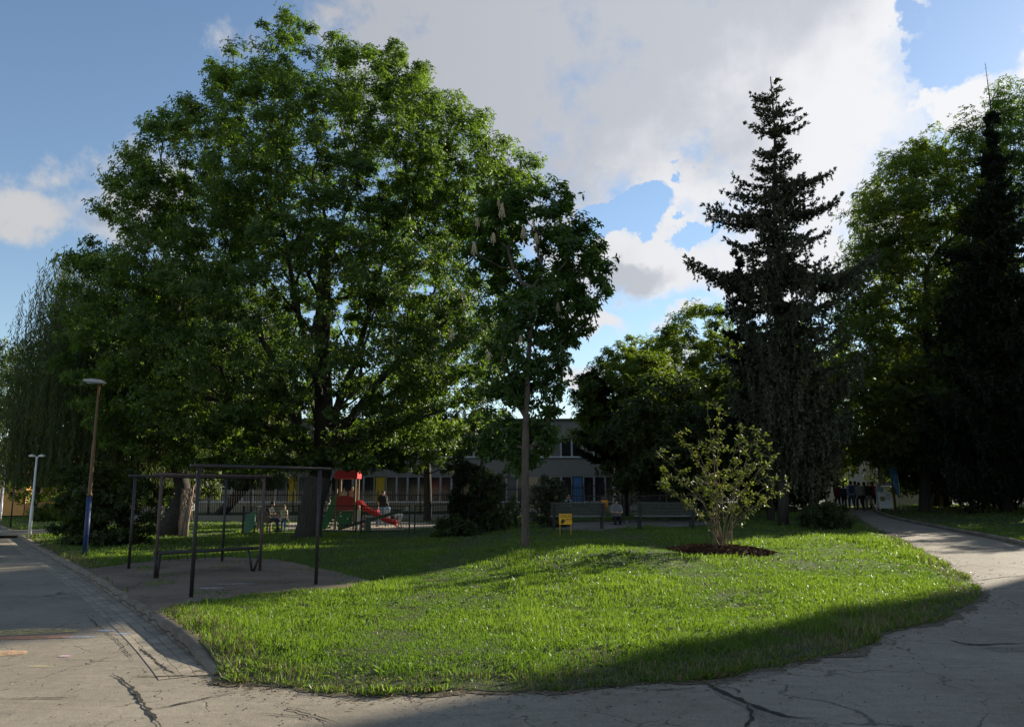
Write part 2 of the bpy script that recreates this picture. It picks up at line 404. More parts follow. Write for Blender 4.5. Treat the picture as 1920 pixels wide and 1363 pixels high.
def sheet(name, poly, zf, m, skirt=0.0, near=.45, uvf=None):
    bnd = poly; n = len(bnd); P = np.array(bnd)
    pts = [Vector(p) for p in bnd]
    (x0, y0), (x1, y1) = P.min(0), P.max(0)
    ys = []; y = y0
    while y < y1: ys.append(y); y += near * max(1.0, abs(y) / 14)
    ip = []
    for y in ys:
        st = near * max(1.0, abs(y) / 14); xs = np.arange(x0, x1, st)
        ip.append(np.stack([xs, np.full(xs.shape, y)], 1))
    ip = np.concatenate(ip); k = pip(ip[:, 0], ip[:, 1], bnd); ip = ip[k]
    if len(ip):
        dd = pldist(ip[:, 0], ip[:, 1], list(bnd) + [bnd[0]]); ip = ip[dd > near * .4]
    pts += [Vector(p) for p in ip]
    v, e, f, *_ = delaunay_2d_cdt(pts, [(i, (i + 1) % n) for i in range(n)], [], 1, 1e-5)
    A = np.array([(p.x, p.y) for p in v]); z = zf(A[:, 0], A[:, 1])
    vs = [(a[0], a[1], c) for a, c in zip(A, z)]; fs = [tuple(q) for q in f]
    if skirt:
        b = len(vs); m_ = min(n, len(v))
        zz = zf(P[:, 0], P[:, 1])
        for i in range(n): vs.append((P[i, 0], P[i, 1], zz[i])); vs.append((P[i, 0], P[i, 1], zz[i] - skirt))
        for i in range(n):
            j = (i + 1) % n; fs.append((b + 2 * i, b + 2 * i + 1, b + 2 * j + 1, b + 2 * j))
    me = bpy.data.meshes.new(name); me.from_pydata(vs, [], fs)
    bm = bmesh.new(); bm.from_mesh(me); bmesh.ops.recalc_face_normals(bm, faces=bm.faces)
    if sum(q.normal.z for q in bm.faces) < 0: bmesh.ops.reverse_faces(bm, faces=bm.faces)
    bm.to_mesh(me); bm.free()
    o = link(name, me, m, None, True); o['kind'] = 'structure'; return o
def XY(l, off=0.0): return [tuple(G(px, py, off).xy) for px, py in l]
# base ground to the horizon
def ground_grid():
    xs = np.concatenate([[-900, -400, -200, -110], np.arange(-70, 71, 2.0), [110, 200, 400, 900]])
    ys = np.concatenate([[-500, -200, -80, -30], np.arange(-14, 110, 2.0), [140, 200, 400, 1200]])
    X, Y = np.meshgrid(xs, ys); Z = H(X, Y) - .05
    v = np.stack([X.ravel(), Y.ravel(), Z.ravel()], 1); nx = len(xs); f = []
    for j in range(len(ys) - 1):
        for i in range(nx - 1): f.append((j * nx + i, j * nx + i + 1, (j + 1) * nx + i + 1, (j + 1) * nx + i))
    o = link('ground', npmesh('ground', v, f), M_soil, None, True); o['kind'] = 'structure'
ground_grid()
KERB = smooth(XY([(418, 1262), (400, 1245), (340, 1195), (285, 1158), (215, 1110), (150, 1072), (100, 1046), (60, 1022), (25, 1000), (-30, 975)]), 2)
FRONT = smooth(XY([(418, 1262), (445, 1277), (520, 1290), (640, 1299), (760, 1303), (900, 1296), (1040, 1293), (1200, 1286), (1300, 1276), (1400, 1260), (1500, 1243), (1580, 1222), (1650, 1196), (1720, 1172), (1790, 1148), (1830, 1126), (1836, 1106), (1800, 1078), (1750, 1048), (1700, 1022), (1660, 1003), (1625, 983), (1600, 966)]), 2)
FRONT = densify(FRONT, .25)
FRONT = [(x + .05 * math.sin(i * .83) + .035 * math.sin(i * 2.1 + 1) * (i > 2), y + .06 * math.sin(i * .61 + 2) + .03 * math.sin(i * 1.9)) if 2 < i < len(FRONT) - 3 else (x, y) for i, (x, y) in enumerate(FRONT)]
fx, fy = FRONT[-1]
FRONT = FRONT + [(fx + 1.2, fy + 12), (fx + 1.5, 61)]
kx, ky = KERB[-1]
ISL = densify(FRONT[:-1], .3, .03) + [FRONT[-1]] + [(-45, 61), (-45, ky + 5)] + KERB[::-1][:-1]
RK = smooth(XY([(2150, 1085), (2030, 1052), (1920, 1022), (1850, 1007), (1780, 993), (1720, 981), (1680, 973), (1652, 964), (1636, 956)]), 2)
rx_, ry_ = RK[-1]
RK = RK + [(rx_ + 1.0, ry_ + 10)]
RLAWN = RK + [(RK[-1][0] + .5, 61), (46, 61), (46, RK[0][1] - 4)]
FRL = FRONT
def lawnz(x, y):
    x = np.asarray(x, float); y = np.asarray(y, float)
    e = ss(pldist(x, y, FRL), 0, 1.0) * .10
    mound = .10 * np.exp(-(((x - 1.6) / 2.6) ** 2 + ((y - 18) / 1.6) ** 2)) + .05 * np.sin(x * .7 + 1) * np.sin(y * .45) * ss(pldist(x, y, FRL), .5, 3)
    k = ss(pldist(x, y, KERB), .9, .0) * .07 * ss(y, 7.6, 9)
    return H(x, y) + .012 + np.maximum(e, k) + mound * ss(y, 9, 12) * ss(pldist(x, y, KERB), 1, 4)
def rlz(x, y): return H(x, y) + .09 + .15 * ss(pldist(x, y, RK), .5, 6)
pav = [(-46, -14), (46, -14), (46, 61.5), (-46, 61.5)]
sheet('pavement', pav, lambda x, y: H(x, y), M_pave, 0, .8)
sheet('lawn', ISL, lawnz, M_soil, .025)
sheet('side_lawn', RLAWN, rlz, M_soil, .12, .8)
YARD = densify(XY([(292, 1150), (230, 1108), (165, 1068), (240, 1058), (330, 1050), (430, 1046), (510, 1050), (570, 1058), (640, 1072), (700, 1090), (640, 1106), (560, 1112), (470, 1118), (380, 1130)], .1), .3, .05, True)
yz = lambda x, y: lawnz(x, y) + .012
sheet('worn_paved_yard', YARD, yz, M_yard, .03)
PATHL = densify(XY([(-40, 1004), (40, 1004), (150, 999), (150, 992), (40, 994), (-40, 996)], .1), .8, .0, True)
sheet('footpath', PATHL, yz, M_pave, .03)
SAND = densify(XY([(530, 999), (640, 1001), (780, 997), (860, 992), (850, 984), (700, 980), (540, 983)], .0), .6, .12, True)
sheet('sand_ground', SAND, yz, M_sand, .03)
GRAV = densify(XY([(1020, 994), (1110, 996), (1180, 990), (1330, 984), (1340, 978), (1180, 977), (1040, 982)], .1), .5, .06, True)
sheet('gravel_path', GRAV, yz, M_gravel, .03)
MUL = [(G(1352, 1035, .1).x + 1.15 * math.cos(t) * (1 + .08 * math.sin(3 * t)), G(1352, 1035, .1).y + .8 * math.sin(t)) for t in np.linspace(0, 2 * math.pi, 36, endpoint=False)]
EXCL = [YARD, PATHL, SAND, GRAV, MUL]
# kerbs and the brick gutter
def offset(line, d):
    out = []
    for i, p in enumerate(line):
        a = np.array(line[max(i - 1, 0)]); b = np.array(line[min(i + 1, len(line) - 1)]); t = (b - a) / (np.hypot(*(b - a)) + 1e-9)
        out.append((p[0] - t[1] * d, p[1] + t[0] * d))
    return out
def strip(name, line, d0, d1, zf0, zf1, m, wall=None, step=.3):
    ln = densify(line, step); A = offset(ln, d0); B = offset(ln, d1); vs = []; uv = []; s = 0
    for i, (a, b) in enumerate(zip(A, B)):
        if i: s += math.dist(ln[i], ln[i - 1])
        vs.append((a[0], a[1], zf0(*a))); vs.append((b[0], b[1], zf1(*b))); uv += [(s, 0), (s, abs(d1 - d0))]
        if wall: vs.append((a[0], a[1], zf0(*a) - wall)); uv.append((s, -.1)); vs.append((b[0], b[1], zf1(*b) - wall)); uv.append((s, .1))
    k = 4 if wall else 2; fs = []
    for i in range(len(A) - 1):
        a = i * k; b = a + k
        fs.append((a, b, b + 1, a + 1))
        if wall: fs.append((a + 2, b + 2, b, a)); fs.append((a + 1, b + 1, b + 3, a + 3))
    if wall: fs.append((0, 1, 3, 2))
    me = npmesh(name, vs, fs, None, uv); bm = bmesh.new(); bm.from_mesh(me); bmesh.ops.recalc_face_normals(bm, faces=bm.faces)
    bm.faces.ensure_lookup_table()
    if sum(q.normal.z for q in bm.faces) < 0: bmesh.ops.reverse_faces(bm, faces=bm.faces)
    bm.to_mesh(me); bm.free()
    o = link(name, me, m); o['kind'] = 'structure'; return o
def brickmat(name, c0, c1, mortar, bw, bh, off=.5):
    m, nt, b, L = newmat(name); uvn = nt.nodes.new('ShaderNodeUVMap'); uvn.uv_map = 'UVMap'
    br = nt.nodes.new('ShaderNodeTexBrick'); br.offset = off
    br.inputs['Color1'].default_value = (*c0, 1); br.inputs['Color2'].default_value = (*c1, 1); br.inputs['Mortar'].default_value = (*mortar, 1)
    br.inputs['Scale'].default_value = 1; br.inputs['Brick Width'].default_value = bw; br.inputs['Row Height'].default_value = bh
    br.inputs['Mortar Size'].default_value = .007; br.inputs['Mortar Smooth'].default_value = .6
    tc = nt.nodes.new('ShaderNodeTexCoord'); n = nt.nodes.new('ShaderNodeTexNoise'); n.inputs['Scale'].default_value = 3; n.inputs['Detail'].default_value = 7
    L(tc.outputs['Object'], n.inputs['Vector'])
    va = nt.nodes.new('ShaderNodeVectorMath'); va.operation = 'MULTIPLY_ADD'; L(n.outputs['Color'], va.inputs[0]); va.inputs[1].default_value = (.08, .08, 0); L(uvn.outputs[0], va.inputs[2]); L(va.outputs[0], br.inputs['Vector'])
    mx = nt.nodes.new('ShaderNodeMix'); mx.data_type = 'RGBA'; mx.blend_type = 'OVERLAY'; mx.inputs[0].default_value = .8
    L(br.outputs['Color'], mx.inputs['A']); L(n.outputs['Fac'], mx.inputs['B']); L(mx.outputs['Result'], b.inputs['Base Color']); b.inputs['Roughness'].default_value = .9
    bp = nt.nodes.new('ShaderNodeBump'); bp.inputs['Distance'].default_value = .008; bp.invert = True; L(br.outputs['Fac'], bp.inputs['Height']); L(bp.outputs[0], b.inputs['Normal'])
    return m
M_gutter = brickmat('gutter_brick', (.24, .20, .145), (.30, .255, .185), (.18, .145, .10), .32, .12)
M_kerbs = brickmat('kerb_block', (.16, .125, .09), (.205, .165, .12), (.06, .045, .03), .95, .5, 0)
K1 = KERB
kz = lambda x, y: float(H(x, y)) + .015 + .105 * float(ss(math.hypot(x - K1[0][0], y - K1[0][1]), 0, 1.5))
strip('kerb', K1, .10, -.08, kz, kz, M_kerbs, .2)
strip('gutter', K1, .56, .105, lambda x, y: float(H(x, y)) + .005, lambda x, y: float(H(x, y)) + .005, M_gutter)
strip('side_kerb', RK, .12, -.02, lambda x, y: float(H(x, y)) + .11, lambda x, y: float(H(x, y)) + .11, M_kerbs, .2)
M_dirt = pavemat('dirt_fringe', (.10, .078, .05), (.20, .16, .105), False, 1.5)
def fringe():
    ln = densify(FRONT[:-2], .09); A = offset(ln, 1); n = len(ln); V_, F_ = [], []; w = np.convolve(rng.random(n + 8), np.ones(5) / 5, 'same')[4:n + 4]
    for i in range(n):
        dx, dy = A[i][0] - ln[i][0], A[i][1] - ln[i][1]; o = .02 + .42 * max(0, w[i] - .32) + rng.random() * .03
        for s_ in (.1, -o): x, y = ln[i][0] + dx * s_, ln[i][1] + dy * s_; V_.append((x, y, float(H(x, y)) + .006))
    F_ = [(2 * i, 2 * i + 2, 2 * i + 3, 2 * i + 1) for i in range(n - 1)]
    o = link('dirt_fringe', npmesh('dirt_fringe', V_, F_), M_dirt); o['kind'] = 'structure'
fringe()
# wide open cracks in the old asphalt, filled with earth
M_crack = mat('crack_earth', (.022, .02, .014), .95, .4, 30)
def crack(pts, w, name='pavement_crack'):
    ln = densify(smooth(XY(pts), 1), .05, .009); n = len(ln); vs = []; fs = []
    A = offset(ln, 1)
    for i, (p, a) in enumerate(zip(ln, A)):
        t = min(1, i / (n * .12 + 1), (n - 1 - i) / (n * .12 + 1)) * w * random.uniform(.35, 1.5) + .002
        dx, dy = (a[0] - p[0]), (a[1] - p[1])
        for s in (-.5, .5): vs.append((p[0] + dx * t * s, p[1] + dy * t * s, float(H(*p)) + .009))
    for i in range(n - 1): fs.append((2 * i, 2 * i + 1, 2 * i + 3, 2 * i + 2))
    return vs, fs
def cracks(lst, name):
    V_, F_ = [], []
    for pts, w in lst:
        v, f = crack(pts, w); b = len(V_); V_ += v; F_ += [tuple(b + i for i in q) for q in f]
    o = link(name, npmesh(name, V_, F_), M_crack); o['kind'] = 'structure'
cracks([([(212, 1262), (226, 1274), (240, 1284), (258, 1306), (275, 1330), (290, 1345), (305, 1368)], .034),
        ([(258, 1212), (285, 1234), (310, 1255), (332, 1266)], .02), ([(284, 1330), (330, 1322), (390, 1308), (470, 1294)], .018),
        ([(0, 1312), (60, 1308), (100, 1310), (160, 1306)], .014), ([(160, 1152), (190, 1180), (225, 1205), (250, 1240)], .011),
        ([(1000, 1290), (1180, 1288), (1225, 1294), (1290, 1292), (1308, 1288)], .015),
        ([(1322, 1280), (1360, 1300), (1400, 1318), (1440, 1334), (1490, 1347), (1530, 1347)], .045),
        ([(1780, 1200), (1800, 1206), (1840, 1210), (1880, 1207), (1930, 1207)], .04),
        ([(1832, 1089), (1870, 1083), (1930, 1078)], .03), ([(590, 1335), (520, 1325), (600, 1345), (640, 1360)], .012),
        ([(1310, 1283), (1345, 1287), (1385, 1293), (1384, 1303)], .012), ([(240, 1270), (330, 1268), (410, 1266)], .02),
        ([(1400, 1322), (1410, 1335), (1412, 1350), (1395, 1366)], .03), ([(470, 1338), (560, 1342), (585, 1352)], .012)], 'pavement_cracks')
for nm, pl in (('gravel_patch', [(1335, 1290), (1380, 1312), (1440, 1338), (1500, 1352), (1540, 1353), (1560, 1375), (1420, 1375), (1424, 1345), (1395, 1325), (1350, 1306)]),
               ('gravel_edge', [(1290, 1270), (1330, 1284), (1400, 1276), (1470, 1262), (1500, 1246), (1420, 1252)]),
               ('gravel_seam', [(1840, 1213), (1925, 1211), (1925, 1222), (1870, 1222)])):
    sheet(nm, densify(XY(pl), .12, .015, True), lambda x, y: H(x, y) + .003, M_gravel, 0, .5)

# chalk drawings: thin, patchy
def chalkmat(name, c):
    m, nt, b, L = newmat(name); b.inputs['Base Color'].default_value = (*c, 1); b.inputs['Roughness'].default_value = 1
    tc = nt.nodes.new('ShaderNodeTexCoord'); n = nt.nodes.new('ShaderNodeTexNoise'); n.inputs['Scale'].default_value = 14; n.inputs['Detail'].default_value = 8; n.inputs['Roughness'].default_value = .8
    L(tc.outputs['Object'], n.inputs['Vector']); r = nt.nodes.new('ShaderNodeMapRange'); r.inputs['From Min'].default_value = .36; r.inputs['From Max'].default_value = .62; r.inputs['To Max'].default_value = .8
    L(n.outputs['Fac'], r.inputs['Value']); L(r.outputs[0], b.inputs['Alpha']); return m
def chalk(px, py, w, h, c, label, rot=0, off=.0, z=.004):
    g = G(px, py, off); pts = []
    for t in np.linspace(0, 2 * math.pi, 20, endpoint=False):
        a, b_ = w / 2 * math.cos(t) * random.uniform(.85, 1.1), h / 2 * math.sin(t) * random.uniform(.8, 1.1)
        pts.append((g.x + a * math.cos(rot) - b_ * math.sin(rot), g.y + a * math.sin(rot) + b_ * math.cos(rot)))
    zf = (lambda x, y: H(x, y) + .0065 + z) if not off else (lambda x, y: yz(x, y) + .004)
    o = sheet('chalk_drawing', pts, zf, chalkmat('chalk', c), 0, .3); del o['kind']
    tag(o, label, 'chalk drawing', 'chalk marks on the asphalt')
chalk(50, 1186, 1.25, .5, (.75, .55, .2), 'large yellow chalk oval drawn on the road at the left edge', .2)
chalk(50, 1196, 1.1, .22, (.75, .3, .15), 'orange red chalk band inside the yellow oval on the road', .15, 0, .0045)
chalk(10, 1225, .5, .3, (.7, .4, .2), 'small orange chalk blob below the yellow oval at the photo edge')
chalk(200, 1183, .22, .12, (.3, .5, .75), 'upper left blue chalk smudge beside the gutter')
chalk(232, 1189, .2, .1, (.3, .5, .75), 'lower right blue chalk smudge touching the brick gutter')
chalk(122, 1231, .14, .08, (.75, .45, .6), 'small pink chalk star on the grey asphalt')
chalk(78, 1250, .28, .035, (.75, .7, .25), 'thin yellow chalk stroke below the pink star')
chalk(140, 1195, .5, .1, (.3, .45, .65), 'faint blue chalk smear right of the yellow oval', .1)
chalk(395, 1105, .45, .14, (.7, .7, .7), 'short white chalk scribble on the brown yard behind the front pole', .1, .1)
chalk(440, 1097, .7, .1, (.7, .7, .7), 'long white chalk stroke on the brown yard, farther from the front pole', .2, .1)
chalk(215, 1093, .5, .14, (.7, .3, .25), 'pink chalk patch on the brown yard beside the kerb', .1, .1)

# ------------------------------------------------------------------ foliage machinery
def unit(a): return a / (np.linalg.norm(a, axis=-1, keepdims=True) + 1e-9)
def nz(p, s, seed=0):
    p = p * s + seed * 3.7
    return (np.sin(p[:, 0] * 1.7 + 1.3 * np.sin(p[:, 1] * 1.1)) + np.sin(p[:, 1] * 1.9 + 1.1 * np.sin(p[:, 2] * 1.3)) + np.sin(p[:, 2] * 1.6 + 1.5 * np.sin(p[:, 0] * .9))) / 3
def leafmesh(name, base, dirn, nrm, L, wr, tint, fold=.18):
    """one small folded, pointed leaf per row"""
    n = len(base); d = unit(dirn); s = unit(np.cross(d, nrm)); u = np.cross(s, d)
    L = L[:, None]; w = L * wr / 2
    mid = base + d * L * .55
    v = np.empty((n, 4, 3)); v[:, 0] = base; v[:, 1] = mid - s * w + u * w * fold * 2; v[:, 2] = base + d * L - u * L * .12; v[:, 3] = mid + s * w + u * w * fold * 2
    i = np.arange(n)[:, None] * 4
    f = np.concatenate([i + [0, 1, 2], i + [0, 2, 3]], 1).reshape(-1, 3)
    return npmesh(name, v.reshape(-1, 3), f, np.repeat(np.clip(tint, 0, 1), 4))
def rosettes(tips, axes, k, L, wr, droop=.35, jitter=.25):
    """k leaves fanning out round every shoot tip"""
    n = len(tips); ax = unit(axes); r = unit(np.cross(ax, rng.normal(size=(n, 3)))); q = np.cross(ax, r)
    B, Dn, Nn, Ls, Id = [], [], [], [], []
    ph0 = rng.uniform(0, 2 * np.pi, n)
    for j in range(k):
        a = ph0 + 2 * np.pi * j / k + rng.normal(0, jitter, n)
        rad = r * np.cos(a)[:, None] + q * np.sin(a)[:, None]
        up = rng.uniform(.1, .9, n)[:, None]
        d = unit(rad + ax * up - np.array([0, 0, droop]) * rng.uniform(.3, 1.4, n)[:, None])
        B.append(tips - ax * rng.uniform(0, .12, n)[:, None]); Dn.append(d); Nn.append(ax + rng.normal(0, .3, (n, 3)) + np.array([0, 0, .3])); Ls.append(L * rng.uniform(.65, 1.15, n)); Id.append(np.arange(n))
    return np.concatenate(B), np.concatenate(Dn), np.concatenate(Nn), np.concatenate(Ls), np.concatenate(Id)
def skeleton(start, targets, tip=.012, rmax=.4, bias=.35, n=6, expo=2.3):
    """branches joining every target to a growing tree; start = list of trunk points from the ground up"""
    nodes = [np.array(p, float) for p in start]; par = [-1] + list(range(len(start) - 1))
    top = nodes[-1]; T = np.array(targets); c = nodes[len(nodes) // 2]
    order = np.argsort(np.linalg.norm(T - c, axis=1))
    P = np.zeros((len(T) * 4 + len(nodes), 3)); P[:len(nodes)] = nodes; cnt = len(nodes); i0 = max(1, len(nodes) // 2 - 1)
    depth = np.zeros(len(P)); depth[:cnt] = np.concatenate([[0], np.cumsum(np.linalg.norm(np.diff(np.array(nodes), axis=0), axis=1))])
    for t in T[order]:
        dv = t - P[i0:cnt]; dist = np.linalg.norm(dv, axis=1)
        cost = dist + bias * depth[i0:cnt] + 1.2 * np.maximum(0, -dv[:, 2])
        j = int(np.argmin(cost)) + i0; a = P[j]; l = dist[j - i0]
        k = 3 if l > 1.2 else (2 if l > .5 else 1); pj = j
        side = rng.normal(0, .07 * l, 3)
        for m in range(1, k + 1):
            u = m / k; p = a + (t - a) * u + (side + np.array([0, 0, -.10 * l])) * math.sin(math.pi * u)
            P[cnt] = p; par.append(pj); depth[cnt] = depth[pj] + l / k; pj = cnt; cnt += 1
    P = P[:cnt]; par = np.array(par); w = np.zeros(cnt); haskid = np.zeros(cnt, bool); haskid[par[1:]] = True
    w[~haskid] = tip ** expo
    for i in range(cnt - 1, 0, -1): w[par[i]] += w[i] if w[i] > 0 else tip ** expo
    r = w ** (1 / expo); r = r * min(1.0, rmax / r[1]) if r[1] > rmax else r
    r = np.maximum(r, tip * .6)
    for i in range(len(start)): r[i] = max(min(r[i], rmax), rmax * (1 - (.85 if rmax < .15 else .55) * (i / len(start)) ** 1.5))
    mk = haskid.copy()
    I = np.arange(1, cnt); A = P[par[I]]; B = P[I]; ra = np.minimum(r[par[I]], r[I] * 1.6); rb = r[I]
    for i in range(1, len(start)): ra[i - 1] = r[i - 1]
    ax = unit(B - A); ref = np.where(np.abs(ax[:, 2:3]) < .9, np.array([[0, 0, 1.]]), np.array([[1., 0, 0]])); x = unit(np.cross(ax, ref)); y = np.cross(ax, x)
    V = np.empty((len(I), 2 * n, 3))
    for k in range(n):
        t = 2 * np.pi * k / n; o = x * math.cos(t) + y * math.sin(t)
        V[:, k] = A - ax * ra[:, None] * .2 + o * ra[:, None]; V[:, n + k] = B + ax * rb[:, None] * .25 + o * rb[:, None]
    i = np.arange(len(I))[:, None] * 2 * n
    f = np.concatenate([i + [k, (k + 1) % n, n + (k + 1) % n, n + k] for k in range(n)], 1).reshape(-1, 4)
    return V.reshape(-1, 3), f
def spans(rows, d):
    """rows of (photo y, left x, right x) -> heights, centre, half widths in metres at distance d"""
    z, xl, xr = [], [], []
    for py, l, r in rows:
        a, b = W(l, py, d), W(r, py, d); z.append(a.z); xl.append(a.x); xr.append(b.x)
    o = np.argsort(z); return np.array(z)[o], np.array(xl)[o], np.array(xr)[o]
def clumps(rows, d, n, depth=.8, hollow=.35, gap=.0, seed=0, lowd=.6, window=None):
    """clump centres filling a crown of the given outline"""
    z, xl, xr = spans(rows, d); out = []
    zz = np.linspace(z[0], z[-1], 60); wd = np.interp(zz, z, xr) - np.interp(zz, z, xl); cdf = np.cumsum(np.maximum(wd, .2) ** 1.6); cdf /= cdf[-1]
    while len(out) < n:
        h = np.interp(rng.random(n), cdf, zz); l = np.interp(h, z, xl); r = np.interp(h, z, xr)
        th = rng.uniform(0, 2 * np.pi, n); q = (hollow ** 2 + (1 - hollow ** 2) * rng.random(n)) ** .5
        x = (l + r) / 2 + (r - l) / 2 * q * np.cos(th); y = d + (r - l) / 2 * depth * q * np.sin(th) * np.interp(h, [z[0], z[0] + 3.5], [lowd, 1])
        # perspective: keep the outline true for clumps nearer or farther than the trunk
        p = np.stack([x, y, h], 1); p[:, 0] *= (1 + (y - d) / d * .5); p[:, 2] = CZ + (p[:, 2] - CZ) * (1 + (y - d) / d * .35)
        keep = nz(p, .55, seed) > gap - .6 + .0 * h
        out += list(p[keep])
    out = np.array(out[:n])
    if window:                                    # open middle where the limbs show
        wx, wz, rx, rz = window; e = ((out[:, 0] - wx) / rx) ** 2 + ((out[:, 2] - wz) / rz) ** 2
        out = out[~((e < 1) & (((out[:, 1] < d + .5) & (rng.random(len(out)) < .55)) | (rng.random(len(out)) < .12)))]
    return out
def foliage(cl, rad, per, axis_c, up=.5, flat=.6):
    """shoot tips and axes: 'per' shoots in every clump"""
    n = len(cl); N_ = n * per; c = np.repeat(cl, per, 0); rr = np.repeat(rad * rng.uniform(.55, 1.35, n), per)
    u = unit(rng.normal(size=(N_, 3))) * (rng.random(N_) ** .45)[:, None]; u[:, 2] *= flat
    p = c + u * rr[:, None]
    ax = unit(c - np.array(axis_c)) * .8 + unit(u) * .9 + np.array([0, 0, up]) + rng.normal(0, .35, (N_, 3))
    return p, ax
def broadleaf(name, label, rows, d, base, trunk_top, rtrunk, ncl, rad, per, k, L, wr, m, bark=None, depth=.8, gap=0., seed=0, droop=.35, group=None, hollow=.35, trunkpts=None, extra=None, cat='tree', low=.6, window=None):
    root = thing(name, label, cat, base, group)
    cl = clumps(rows, d, ncl, depth, hollow, gap, seed, low, window)
    if extra is not None: cl = np.concatenate([cl, np.array(extra)])
    b = np.array(base); tt = np.array(trunk_top)
    pts = trunkpts if trunkpts is not None else [b + (tt - b) * t + np.array([.05 * math.sin(5 * t), .04 * math.cos(4 * t), 0]) * (t > 0) for t in np.linspace(0, 1, 7)]
    pts = [np.array(p, float) for p in pts]; pts[0] = pts[0] - np.array([0, 0, .25])
    flare = [pts[0]]
    V, f = skeleton(pts, cl, .011, rtrunk)
    link('trunk', npmesh('trunk', V, f), bark or M_bark, root, True)
    tips, ax = foliage(cl, rad, per, (tt[0], tt[1], tt[2] * .9))
    B, Dn, Nn, Ls, Id = rosettes(tips, ax, k, L, wr, droop)
    tin = .5 + .28 * nz(tips, .9, seed) + rng.normal(0, .2, len(tips))
    link('crown', leafmesh('crown', B, Dn, Nn, Ls, wr, tin[Id] + rng.normal(0, .08, len(Id))), m, root)
    return root

# ------------------------------------------------------------------ trees
OAKD = 31.0
oak_rows = [(12, 535, 541), (40, 505, 575), (60, 480, 600), (85, 455, 640), (100, 420, 730), (130, 400, 790), (165, 395, 800), (185, 385, 850), (200, 345, 865), (225, 290, 900), (260, 262, 945),
            (300, 248, 985), (340, 222, 1000), (385, 190, 985), (430, 200, 975), (460, 175, 960), (490, 125, 960), (540, 118, 980), (620, 110, 975), (700, 110, 960), (760, 120, 950), (800, 150, 930), (835, 200, 900), (870, 300, 800)]
ob = G(578, 1012, .1)
tr = [ob, W(582, 960, OAKD), W(598, 905, OAKD), W(606, 860, OAKD), W(608, 800, OAKD), W(606, 720, OAKD), W(604, 640, OAKD), W(606, 560, OAKD), W(612, 470, OAKD)]
broadleaf('broadleaf_tree', 'very large dark green broadleaf tree with thick black trunk behind the steel frames', oak_rows, OAKD, ob, W(606, 560, OAKD),
          .46, 2300, .60, 38, 5, .155, .46, M_oak, depth=.72, gap=-.22, seed=1, hollow=.3, trunkpts=tr, low=.4, extra=[tuple(W(x + dx, y + dy, OAKD + dd)) for x, y in ((535, 22), (541, 42), (528, 62), (398, 122), (410, 140), (346, 192), (360, 212), (740, 80), (728, 96), (792, 122), (780, 142), (850, 182), (905, 212), (890, 226), (998, 300), (975, 290), (207, 332), (222, 345), (186, 386), (205, 398), (128, 478), (150, 484), (240, 282), (262, 290), (275, 225), (295, 232), (1005, 335), (945, 262), (690, 92), (640, 110)) for dx, dy, dd in ((0, 0, 0), (6, 10, .5))], window=(W(650, 700, OAKD).x, W(650, 710, OAKD).z, 2.2, 2.6))
def oak_limbs():
    t = [o for o in COL.objects if o.get('label', '').startswith('very large dark')][0]
    for i, (P, r0) in enumerate((([(600, 900, 0), (575, 850, -.2), (548, 780, -.6), (520, 690, -1), (470, 600, -1.5), (410, 520, -2)], .2), ([(604, 870, 0), (640, 810, -.4), (690, 740, -.8), (760, 660, -1.2), (840, 600, -1.5)], .22), ([(603, 850, 0), (630, 770, .3), (665, 680, .5), (700, 560, .8), (730, 440, 1)], .2), ([(600, 880, 0), (560, 840, .4), (500, 800, .6), (430, 760, .8), (330, 720, 1)], .17), ([(606, 780, 0), (590, 690, -.8), (560, 590, -1.2), (540, 480, -1.4), (520, 360, -1.2)], .17), ([(606, 860, 0), (650, 830, -1), (730, 800, -1.6), (830, 770, -2)], .15))):
        mb = MB(); Q = [W(x, y, OAKD + dy) for x, y, dy in P]; n = len(Q); mb.tube(Q, [r0 * (1 - .75 * k / (n - 1)) for k in range(n)], 10)
        for k in range(1, n - 1):
            for s_ in range(3): v = Vector((random.uniform(-1, 1), random.uniform(-1, 1), random.uniform(.2, 1.2))) * random.uniform(.8, 1.8); mb.tube([Q[k], Q[k] + v * .5 + Vector((0, 0, -.08)), Q[k] + v], [.055, .04, .02], 6)
        mb.build('limb', M_bark, t, True)
oak_limbs()
CHD = 20.5
ch_rows = [(335, 1000, 1055), (360, 930, 1070), (390, 885, 1075), (420, 880, 1110), (450, 875, 1135), (490, 870, 1155), (530, 870, 1150), (580, 875, 1145), (620, 880, 1100), (660, 890, 1060), (700, 900, 1065), (740, 905, 1050), (790, 890, 1045), (840, 895, 1040), (880, 930, 1010)]
cb = G(985, 1031, .1)
tr = [cb] + [W(x, y, cb.y) for x, y in ((985, 960), (985, 900), (985, 840), (986, 780), (990, 700), (994, 620), (1000, 540))]
chest = broadleaf('chestnut_tree', 'slim chestnut with straight pinkish trunk and cream flower candles beside the largest tree', ch_rows, CHD, cb, tr[-1],
            .115, 440, .32, 11, 6, .17, .40, M_chest, M_barkL, depth=.8, gap=-.12, seed=3, droop=.75, trunkpts=tr)
def candle(p, s=1.0):
    mb = MB(); p = Vector(p)
    for i in range(46):
        t = i / 46; r = .062 * s * (1 - t) ** .7 + .008; a = i * 2.4
        mb.ball(p + Vector((r * math.cos(a), r * math.sin(a), .30 * s * t)), .017 * s * random.uniform(.8, 1.3), 5, 3)
    mb.tube([p - Vector((0, 0, .10)), p + Vector((0, 0, .3 * s))], .008, 5)
    return mb
